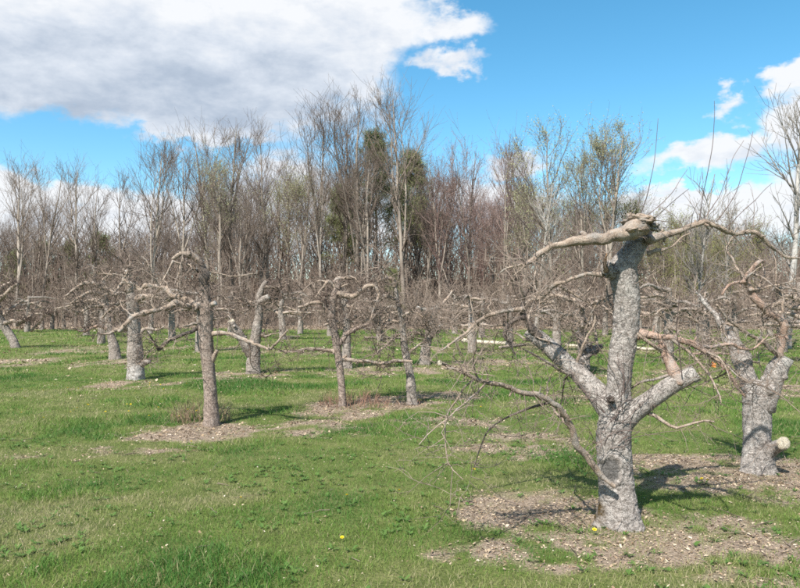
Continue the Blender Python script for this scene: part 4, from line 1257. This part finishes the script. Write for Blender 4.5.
# ------------------------------------------------------------------ fallen limbs, dandelions, marker flag
def fallen(label, pts, w, mat, seed, cut='cut', lift=0.0):
    rng = np.random.default_rng(seed)
    G = np.array([ground_pt(x, y) for x, y in pts])
    d = ground_depth(pts[0][1])
    org = G[0].copy()
    P = G - org
    R = np.array([w * 0.5 * d / F * f for f in np.linspace(1, 0.7, len(P))])
    P[:, 2] = R * 0.85 + lift * np.linspace(0, 1, len(P)) + rng.uniform(0, 0.03, len(P))
    P, R = catmull(P, R, 0.05)
    V, T, Q, TT = limb_tube(P, R, 12, 0.12, seed, 0, 10)
    root = obj('fallen_limb', None, label=label, category='branch', group='cut limbs lying on the grass')
    root.location = org
    obj('bark', mesh_np('bark', V, T, Q, M[mat]), root)
    for e, t, r in ((P[0], -TT[0], R[0]), (P[-1], TT[-1], R[-1])):
        a = nrm(np.cross(t, [0.1, 0.2, 1])); bb = np.cross(t, a)
        th = np.arange(12) / 12 * 2 * math.pi
        ring = e + t * r * 0.28 + (a * np.cos(th)[:, None] + bb * np.sin(th)[:, None]) * r * 0.97
        V2 = np.vstack([ring, ring - t * r * 0.6, e + t * r * 0.3])
        s = np.arange(12); s2 = (s + 1) % 12
        obj('sawn_end', mesh_np('sawn_end', V2, np.stack([s, s2, np.full(12, 24)], -1), np.stack([s + 12, s2 + 12, s2, s], -1), M[cut], False), root)


fallen('longest pale cut limb lying beyond the tip of the low limb', [(463, 342.5), (485, 344), (512, 345.5)], 4.2, 'cut', 81)
fallen('short pale cut limb lying just below the longest one', [(500, 349.5), (515, 347.5), (526, 345.6)], 3.0, 'limb', 82)
fallen('pale cut limb on the grass behind the left fork of the nearest tree', [(566, 346.5), (580, 347)], 3.0, 'cut', 83)
fallen('pale cut limb lying beyond the right side of the nearest trunk', [(636, 350), (650, 351), (668, 350)], 3.2, 'cut', 84)
fallen('thin brown cut limb lying left of the squat right edge tree', [(690, 356), (712, 354.5), (735, 356)], 3.0, 'limb_pink', 85)
fallen('thin cut branch lying on the far grass between the forked trees', [(365, 339), (385, 338.4), (402, 339)], 2.2, 'limb', 86)
fallen('thin cut branch on the far grass right of the pale stub tree', [(286, 338), (300, 337.4)], 2.0, 'limb', 87)

ymat, N, b = new_mat('dandelion_yellow', 0.6, 0.2)
N.link(N.mix(N.mr(N.noise(objcoord(N), 60, 3), 0.4, 0.6), (0.78, 0.55, 0.02), (0.88, 0.70, 0.04)), b.inputs['Base Color'])
smat = mat_leaf('dandelion_stem', (0.10, 0.16, 0.05), (0.16, 0.2, 0.08), 4.0, 0.1)
rng = np.random.default_rng(9)
n = 26
th = np.arange(n) / n * 2 * math.pi
petV, petT = [], []
for ring, (rr, zz) in enumerate(((0.019, 0.004), (0.014, 0.009), (0.008, 0.012))):
    for a in th + ring * 0.12:
        i = len(petV)
        petV += [(0, 0, 0), (rr * math.cos(a - 0.11), rr * math.sin(a - 0.11), zz), (rr * 1.08 * math.cos(a), rr * 1.08 * math.sin(a), zz + 0.001), (rr * math.cos(a + 0.11), rr * math.sin(a + 0.11), zz)]
        petT += [(i, i + 1, i + 2), (i, i + 2, i + 3)]
pet_me = mesh_np('flower_head', np.array(petV), np.array(petT), None, ymat, False)
stV, stQ = tubes(np.array([[[0, 0, -0.02], [0.002, 0, 0.02], [0, 0.001, 0.055]]]), np.array([[0.0024, 0.002, 0.0018]]), 6)
st_me = mesh_np('stem', stV, None, stQ, smat)
DANDY = [(240, 502, 'yellow dandelion in open lawn left of centre'), (342, 546, 'yellow dandelion nearest the bottom edge, in the middle'),
         (347, 500, 'yellow dandelion in the lush grass patch at centre'), (399, 494, 'yellow dandelion on the lawn left of the leafy patch'),
         (594, 533, 'bright dandelion just in front of the nearest trunk'), (473, 474, 'small dandelion on the grass below the low limb'),
         (702, 484, 'dandelion pair, left one, on the grass between the two right trees'), (708, 486, 'dandelion pair, right one, on the grass between the two right trees'),
         (191, 441, 'dandelion at the front edge of the leaf ring')]
FARD = 'tiny yellow dandelion on the lawn by the stout whitish footed tree'
for k in range(34):
    DANDY.append((rng.uniform(20, 200), rng.uniform(384, 420), FARD))
for k in range(14):
    DANDY.append((rng.uniform(440, 760), rng.uniform(376, 412), 'tiny yellow dandelion on the lawn beyond the nearest tree'))
for (x, y, lab) in DANDY:
    r = obj('dandelion', None, label=lab, category='flower', group='dandelions in the lawn')
    g = ground_pt(x, y)
    g[2] = ground_z(g[None])[0]
    r.location = g
    r.rotation_euler = (rng.uniform(-0.1, 0.3), rng.uniform(-0.2, 0.2), rng.uniform(0, 6))
    s = rng.uniform(0.6, 0.85)
    r.scale = (s, s, s)
    hd = obj('flower_head', pet_me, r); hd.location = (0, 0.001, 0.055); hd.rotation_euler = (0.25, 0, 0)
    obj('stem', st_me, r)

omat, N, b = new_mat('orange_flag_cloth', 0.6, 0.3)
N.link(N.mix(N.noise(objcoord(N), 20, 2), (0.75, 0.22, 0.03), (0.85, 0.33, 0.06)), b.inputs['Base Color'])
fl = obj('marker_flag', None, label='small orange marker flag on a wire in the far grass', category='flag')
g = ground_pt(711, 372); fl.location = g
dF = ground_depth(372) / F
V, Q = tubes(np.array([[[0, 0, -0.05], [0, 0, 0.1], [0.01, 0, 11 * dF]]]), np.array([[0.004, 0.004, 0.004]]), 6)
obj('wire', mesh_np('wire', V, None, Q, M['limb_dark']), fl)
zz = 11 * dF; w_ = 4.5 * dF
cols = np.linspace(0, 1, 6)
top = np.stack([0.01 + cols * w_, np.sin(cols * 5) * 0.02, zz - cols * 2.5 * dF], -1)
bot = np.stack([0.01 + cols * w_ * 0.9, np.sin(cols * 5) * 0.02, zz - 6 * dF - cols * 0.5 * dF], -1)
V = np.vstack([top, bot, top + [0, 0.004, 0], bot + [0, 0.004, 0]])
k = np.arange(5)
obj('cloth', mesh_np('cloth', V, None, np.vstack([np.stack([k, k + 1, k + 7, k + 6], -1), np.stack([k + 12, k + 18, k + 19, k + 13], -1)]), omat), fl)


# ------------------------------------------------------------------ the wood behind: bare trees, each a thing
def bare_tree(H, seed, style='ash', r0=None):
    """returns dict of meshes (trunk, crown, foliage) with the origin at the foot"""
    rng = np.random.default_rng(seed)
    r0 = r0 or H * 0.0095
    K = 14
    n_stem = 1
    P0 = np.zeros((1, 3)); P0[0, 2] = -0.2
    lean = rng.normal(size=3) * 0.035; lean[2] = 1
    P, R = grow(P0, lean[None], np.array([H * 0.97]), np.array([r0]), np.array([0.02]), K, 0.03, 0.035, rng)
    R = r0 * (1 - np.linspace(0, 1, K)) ** 0.75 * 0.97 + 0.014
    R = R[None]
    stems_P, stems_R = [P], [R]
    # one or two forks that rise beside the main stem
    nf = int(rng.integers(1, 3)) if style in ('ash', 'maple', 'leafing') else 0
    if nf:
        S, D, rad, t, _ = sprout(P, R, nf, 0.22, 0.5, 0.3, rng)
        Lf = (1 - t) * H * rng.uniform(0.75, 0.98, nf)
        Pf, Rf = grow(S, D, Lf, rad * 0.72, np.full(nf, 0.016), K, 0.07, 0.05, rng)
        stems_P.append(Pf); stems_R.append(Rf)
    SP = np.concatenate(stems_P); SR = np.concatenate(stems_R)
    trunkV = tubes(SP, SR, 7, rng=rng)
    crown = []
    t0 = {'ash': 0.30, 'maple': 0.25, 'leafing': 0.25, 'white': 0.3, 'sapling': 0.3}[style]
    nb = {'ash': 16, 'maple': 22, 'leafing': 20, 'white': 24, 'sapling': 22}[style]
    a1 = {'ash': 0.62, 'maple': 0.58, 'leafing': 0.68, 'white': 0.85, 'sapling': 0.8}[style]
    S, D, rad, t, _ = sprout(SP, SR, nb, t0, 0.98, a1, rng)
    prof = np.sin(np.clip((t - t0) / (1 - t0), 0, 1) * math.pi * 0.80 + 0.5) ** 0.8
    L1 = H * 0.27 * np.clip(prof, 0.12, 1) * rng.uniform(0.5, 1.1, len(S))
    if style in ('sapling',):
        L1 *= 0.7
    P1, R1 = grow(S, D, L1, np.clip(rad * 0.55, 0.016, 0.1), np.full(len(S), 0.011), 7, 0.13, 0.07, rng)
    crown.append(tubes(P1, R1, 4, rng=rng))
    S, D, rad, t, ix = sprout(P1, R1, 5, 0.2, 0.98, 0.52, rng)
    L2 = L1[ix] * rng.uniform(0.25, 0.6, len(S)) + 0.15
    P2, R2 = grow(S, D, L2, np.clip(rad * 0.7, 0.011, 0.05), np.full(len(S), 0.008), 5, 0.12, 0.10, rng)
    crown.append(tubes(P2, R2, 3, rng=rng))
    S, D, rad, t, ix = sprout(P2, R2, 3, 0.2, 1.0, 0.55, rng)
    L3 = L2[ix] * rng.uniform(0.35, 0.85, len(S)) + 0.1
    P3, R3 = grow(S, D, L3, np.full(len(S), 0.008), np.full(len(S), 0.006), 4, 0.08, 0.13, rng)
    crown.append(tubes(P3, R3, 3, rng=rng))
    # low shade branches and dead stubs
    S, D, rad, t, _ = sprout(SP[:1], SR[:1], 12, 0.06, 0.4, 1.15, rng)
    Ld = rng.uniform(0.4, 2.2, len(S))
    P4, R4 = grow(S, D, Ld, np.full(len(S), 0.02), np.full(len(S), 0.009), 5, 0.02, 0.14, rng)
    crown.append(tubes(P4, R4, 3, rng=rng))
    out = {'trunk': trunkV, 'crown': join(crown)}
    tips = P3[:, -1]
    if style in ('maple', 'leafing'):
        n_ = 2 if style == 'maple' else 3
        c = np.concatenate([P3[:, k] for k in range(4 - n_, 4)] + ([P3[:, 2] + rng.normal(size=tips.shape) * 0.12] if style == 'leafing' else []))
        c = c + rng.normal(size=c.shape) * 0.05
        if style == 'leafing':
            c = np.concatenate([c, c + rng.normal(size=c.shape) * 0.16])
            c = c[rng.uniform(0, 1, len(c)) < 0.85]
        sz = (0.036 if style == 'maple' else 0.05) * rng.uniform(0.5, 1.3, len(c))
        u = nrm(rng.normal(size=c.shape)); v = nrm(np.cross(u, rng.normal(size=c.shape)))
        w = np.cross(u, v)
        su, sv = u * sz[:, None], v * (sz * 0.6)[:, None]
        fold = w * (sz * 0.25)[:, None]
        V = np.stack([c - su, c + sv + fold, c + su, c - sv + fold], 1).reshape(-1, 3)
        i = np.arange(len(c))[:, None] * 4
        out['foliage'] = (V, np.concatenate([i + np.array([[0, 1, 2]]), i + np.array([[0, 2, 3]])]))
    return out


def tree_meshes(parts, mats):
    ms = {}
    ms['trunk'] = mesh_np('trunk', parts['trunk'][0], None, parts['trunk'][1], M[mats[0]])
    ms['crown'] = mesh_np('crown', parts['crown'][0], None, parts['crown'][1], M[mats[1]])
    if 'foliage' in parts:
        ms['foliage'] = mesh_np('foliage', parts['foliage'][0], parts['foliage'][1], None, M[mats[2]], False)
    return ms


def pine(H, seed, mat, dense=1.0, width=0.20, low=0.18):
    rng = np.random.default_rng(seed)
    P, R = grow(np.array([[0, 0, -0.2]]), np.array([[0.01, 0, 1.0]]), np.array([H]), np.array([H * 0.012]), np.array([0.02]), 12, 0.03, 0.02, rng)
    S, D, rad, t, _ = sprout(P, R, int(80 * dense), low, 0.99, 1.15, rng, 0.2)
    L1 = H * width * (1.05 - t) ** 0.7 * rng.uniform(0.55, 1.15, len(S)) + 0.2
    P1, R1 = grow(S, D, L1, np.clip(rad * 0.3, 0.015, 0.05), np.full(len(S), 0.01), 6, 0.06, 0.08, rng)
    S2, D2, rd, t2, ix = sprout(P1, R1, 7, 0.25, 1.0, 0.7, rng)
    L2 = L1[ix] * 0.35 * rng.uniform(0.5, 1.0, len(S2))
    P2, R2 = grow(S2, D2, L2, np.full(len(S2), 0.012), np.full(len(S2), 0.008), 4, 0.08, 0.1, rng)
    c = np.concatenate([P2[:, 1], P2[:, 2], P2[:, 3], P2[:, 3], P1[:, -1], P1[:, -2]])
    c = np.repeat(c, 7, 0) + rng.normal(size=(len(c) * 7, 3)) * 0.15
    n_ = len(c)
    dr = nrm(rng.normal(size=(n_, 3)) + np.array([0, 0, 0.7])) * rng.uniform(0.16, 0.34, n_)[:, None]
    sd = nrm(np.cross(dr, rng.normal(size=(n_, 3)))) * 0.015
    V = np.stack([c - sd, c + sd, c + dr], 1).reshape(-1, 3)
    T = np.arange(n_)[:, None] * 3 + np.array([[0, 1, 2]])
    return {'trunk': mesh_np('trunk', *[tubes(P, R, 7, rng=rng)[0], None, tubes(P, R, 7, rng=rng)[1]], M['trunk_far']),
            'crown': mesh_np('crown', *(lambda vq: (vq[0], None, vq[1]))(join([tubes(P1, R1, 3, rng=rng), tubes(P2, R2, 3, rng=rng)])), M['crown_far']),
            'foliage': mesh_np('foliage', V, T, None, M[mat], False)}


def place(ms, name, x, d, scale, rot, label, group=None, cat='tree'):
    r = bpy.data.objects.new(name, None)
    COL.objects.link(r)
    r.location = ((x - 400) / F * d, d, 0)
    r.rotation_euler = (0, 0, rot)
    r.scale = (scale, scale, scale)
    r['label'] = label; r['category'] = cat
    if group:
        r['group'] = group
    for k, me in ms.items():
        o = bpy.data.objects.new(k, me)
        COL.objects.link(o)
        o.parent = r
    return r


def hgt(y, d):
    return CAMZ + (308 - y) / F * d


ASH = [tree_meshes(bare_tree(18.0, 200 + k, 'ash'), ('trunk_far', 'crown_far')) for k in range(8)]
MAP = [tree_meshes(bare_tree(15.0, 230 + k, 'maple'), ('trunk_far', 'crown_red', 'bud_red')) for k in range(3)]
LEA = [tree_meshes(bare_tree(15.0, 250 + k, 'leafing'), ('trunk_far', 'crown_far', 'leaf_pale')) for k in range(3)]
OLV = [tree_meshes(bare_tree(10.0, 270 + k, 'leafing', 0.10), ('trunk_far', 'crown_far', 'leaf_olive')) for k in range(2)]
WHT = tree_meshes(bare_tree(11.0, 290, 'white', 0.16), ('white_bark', 'white_branch'))
SAP = [tree_meshes(bare_tree(8.0, 300 + k, 'sapling', 0.06), ('white_branch', 'white_branch')) for k in range(2)]
PINE = [pine(13.0, 310, 'needle', 1.05, 0.27, 0.42), pine(11.0, 311, 'needle_olive', 0.95, 0.26, 0.42), pine(7.0, 312, 'needle_olive', 0.7, 0.24)]
rng = np.random.default_rng(77)
GW = 'trees of the wood behind the orchard'
named = [(ASH, 0, 405, 61, 82, 'tall bare tree with fanned branches rising just right of the dark pine'),
         (ASH, 1, 362, 63, 86, 'tall bare tree just left of the dark pine, its top against the cloud'),
         (ASH, 2, 340, 66, 104, 'bare tree second left of the dark pine'),
         (ASH, 3, 318, 62, 108, 'tall bare tree right of the olive crowned tree'),
         (ASH, 4, 268, 64, 128, 'bare tree left of the olive crowned tree'),
         (ASH, 5, 238, 60, 116, 'tall slim bare tree right above the hooked top apple tree'),
         (ASH, 6, 212, 66, 124, 'bare tree behind the hooked top apple tree, with pale leafing tree beside it'),
         (ASH, 7, 178, 61, 146, 'bare broad topped tree standing against the blue gap under the big cloud'),
         (ASH, 0, 150, 58, 142, 'tall bare tree left of the hooked top apple tree, open fan crown'),
         (ASH, 3, 122, 66, 176, 'bare tree in the low dip of the skyline at left'),
         (ASH, 1, 96, 64, 180, 'thin bare tree right of the tallest one on the far left'),
         (ASH, 5, 76, 57, 156, 'tallest bare tree on the far left, its crown against low white cloud'),
         (ASH, 6, 42, 60, 165, 'forked bare tree second from the left edge'),
         (ASH, 2, 16, 58, 158, 'bare tree nearest the left edge of the wood'),
         (MAP, 0, 440, 62, 150, 'bare tree with reddish buds right beside the dark pine'),
         (MAP, 1, 470, 63, 146, 'red budded tree second right of the dark pine'),
         (MAP, 2, 500, 62, 152, 'red budded tree third right of the dark pine'),
         (MAP, 0, 528, 65, 158, 'red budded tree nearest the pale leafing tree'),
         (LEA, 0, 556, 44, 124, 'leafing tree with pale green haze, left of the nearest apple top'),
         (LEA, 1, 606, 46, 122, 'leafing tree with a speckled open crown behind the nearest apple top'),
         (LEA, 2, 582, 50, 160, 'lower pale leafing tree between the two speckled ones'),
         (LEA, 2, 218, 58, 166, 'pale green leafing tree behind the hooked top apple tree'),
         (LEA, 1, 296, 60, 172, 'olive crowned leafing tree left of the dark pine'),
         (OLV, 0, 690, 42, 236, 'olive leafing young tree under the long right limb'),
         (OLV, 1, 660, 46, 232, 'olive leafing young tree right of the nearest apple top'),
         (OLV, 0, 730, 48, 238, 'olive leafing young tree behind the squat right edge apple tree'),
         (OLV, 1, 675, 55, 218, 'taller olive leafing tree standing behind the two under the long limb'),
         (OLV, 0, 708, 58, 222, 'olive leafing tree between the two pale saplings'),
         (OLV, 1, 755, 56, 226, 'olive leafing tree left of the white barked tree'),
         (OLV, 1, 630, 50, 205, 'olive leafing tree hidden behind the top of the nearest apple tree'),
         (LEA, 0, 525, 56, 190, 'pale leafing tree among the red budded ones at right')]
for (kind, k, x, d, ytop, lab) in named:
    base = {id(ASH): 18.0, id(MAP): 15.0, id(LEA): 15.0, id(OLV): 10.0}[id(kind)]
    place(kind[k], 'leafing_tree' if kind in (LEA, OLV) else 'bare_tree', x, d, hgt(ytop, d) / base, rng.uniform(0, 6.28), lab, GW)
place(PINE[0], 'pine_tree', 376, 66, hgt(138, 68) / 13.0, 0.4, 'dark green pine rising among the bare trees at mid wood', GW)
place(PINE[1], 'pine_tree', 408, 76, hgt(150, 76) / 11.0, 1.4, 'olive green pine touching the dark pine on its right', GW)
place(PINE[1], 'pine_tree', 345, 70, hgt(185, 70) / 11.0, 2.4, 'lower olive pine left of the dark pine', GW)
for (x, d, yt, lab) in ((100, 92, 232, 'small dark evergreen deep in the wood at left'), (42, 94, 240, 'small evergreen deep in the wood near the left edge'), (70, 98, 240, 'small evergreen between the two others at far left'),
                        (392, 58, 268, 'low dark young evergreen under the dark pine'), (15, 84, 250, 'low evergreen at the left edge of the wood')):
    place(PINE[2], 'young_evergreen', x, d, hgt(yt, d) / 7.0, rng.uniform(0, 6), lab, GW)
place(WHT, 'white_barked_tree', 787, 27, hgt(92, 27) / 11.0, 0.8, 'white barked bare tree near the right edge of the picture', GW)
place(SAP[0], 'pale_sapling', 697, 26, hgt(165, 26) / 8.0, 0.3, 'slim pale sapling under the long right limb of the nearest tree', GW)
place(SAP[1], 'pale_sapling', 722, 34, hgt(205, 34) / 8.0, 1.3, 'second slim pale sapling right of the first', GW)
place(SAP[1], 'pale_sapling', 535, 30, hgt(180, 30) / 8.0, 2.3, 'slim pale sapling left of the speckled leafing trees', GW)
# the rest of the wood: nothing tells these apart
LABW = 'thin grey bare tree in the crowded interior of the wood'
def skyline(x):
    return np.interp(x, [-100, 0, 110, 130, 200, 300, 400, 430, 520, 540, 630, 650, 720, 800, 900], [180, 185, 195, 190, 160, 135, 125, 165, 168, 168, 178, 200, 206, 200, 195])
for k in range(215):
    x = rng.uniform(-60, 860) if k < 170 else rng.uniform(560, 860)
    d = rng.uniform(58, 105)
    yt = skyline(x) + rng.uniform(12, 75)
    yt = min(yt, 258) if x < 600 else min(yt, 240)
    src = ASH if not (430 < x < 540 and rng.uniform() < 0.6) else MAP
    base = 18.0 if src is ASH else 15.0
    me = src[int(rng.integers(0, len(src)))]
    zone = ('at the far left, under the low white clouds', 'behind the hooked top apple tree', 'left of the dark pine', 'right of the dark pine', 'behind the nearest apple tree', 'behind the right edge apple tree')[int(np.clip(np.searchsorted((130, 260, 384, 540, 680), x), 0, 5))]
    place(me, 'bare_tree', x, d, hgt(yt, d) / base, rng.uniform(0, 6.28), 'one of many thin grey bare trees ' + zone, GW)

# thicket at the wood's edge and the far wood: masses nobody could count
def thicket(name, label, n, d0, d1, h0, h1, seed, mat, rr, subs=6, width=0.62, third=False, tw=0.010):
    rng = np.random.default_rng(seed)
    d = rng.uniform(d0, d1, n)
    x = rng.uniform(-1, 1, n) * d * width
    S = np.stack([x, d, np.full(n, -0.1)], -1)
    D = np.stack([rng.normal(size=n) * 0.22, rng.normal(size=n) * 0.22, np.ones(n)], -1)
    Lh = rng.uniform(h0, h1, n) * rng.uniform(0.6, 1.0, n)
    xp = 400 + F * x / d
    Lh = np.minimum(Lh, np.maximum(CAMZ + (308 - (skyline(xp) + 34 + rng.uniform(0, 25, n))) / F * d, 2.5))
    r = rr * rng.uniform(0.5, 1.5, n)
    S[:, 2] += ground_z(S)
    P1, R1 = grow(S, D, Lh, r, np.full(n, 0.010), 6, 0.04, 0.09, rng)
    S2, D2, rd, t, ix = sprout(P1, R1, subs, 0.12, 0.98, 0.85, rng)
    L2 = Lh[ix] * 0.30 * rng.uniform(0.4, 1.1, len(S2))
    P2, R2 = grow(S2, D2, L2, np.clip(rd * 0.6, tw, 0.04), np.full(len(S2), tw * 0.85), 4, 0.05, 0.16, rng)
    lst = [tubes(P1, R1, 4, rng=rng), tubes(P2, R2, 3, rng=rng)]
    if third:
        S3, D3, rd, t, ix = sprout(P2, R2, 2, 0.2, 1.0, 0.8, rng)
        P3, R3 = grow(S3, D3, L2[ix] * 0.6, np.full(len(S3), 0.009), np.full(len(S3), 0.007), 3, 0.05, 0.16, rng)
        lst.append(tubes(P3, R3, 3, rng=rng))
    V, Q = join(lst)
    obj(name, mesh_np(name, V, None, Q, M[mat]), kind='stuff', label=label, category='thicket')


thicket('thicket', 'dense brown brush and saplings along the edge of the wood', 1200, 49, 64, 1.2, 6.0, 401, 'brush', 0.020, 6, third=True)
thicket('undergrowth', 'low tangled brown undergrowth filling the floor of the wood', 1400, 62, 100, 2.0, 6.5, 404, 'brush', 0.035, 7, width=0.66, tw=0.022)
thicket('far_wood', 'mass of thin grey trunks deep inside the wood', 2300, 72, 165, 9.0, 20.0, 402, 'brush', 0.10, 8, width=0.64, tw=0.032)

# albedo calibration: the colours above were picked by eye, all surfaces alike a little too light
for m in bpy.data.materials:
    t = m.node_tree
    for lk in list(t.links):
        if lk.to_socket.name == 'Base Color' or (lk.to_node.type == 'BSDF_TRANSLUCENT' and lk.to_socket.name == 'Color'):
            src, dst = lk.from_socket, lk.to_socket
            nd = t.nodes.new('ShaderNodeMix')
            nd.data_type = 'RGBA'
            nd.blend_type = 'MULTIPLY'
            nd.inputs[0].default_value = 1.0
            nd.inputs[7].default_value = (0.84, 0.84, 0.84, 1.0)
            t.links.new(src, nd.inputs[6])
            t.links.new(nd.outputs[2], dst)
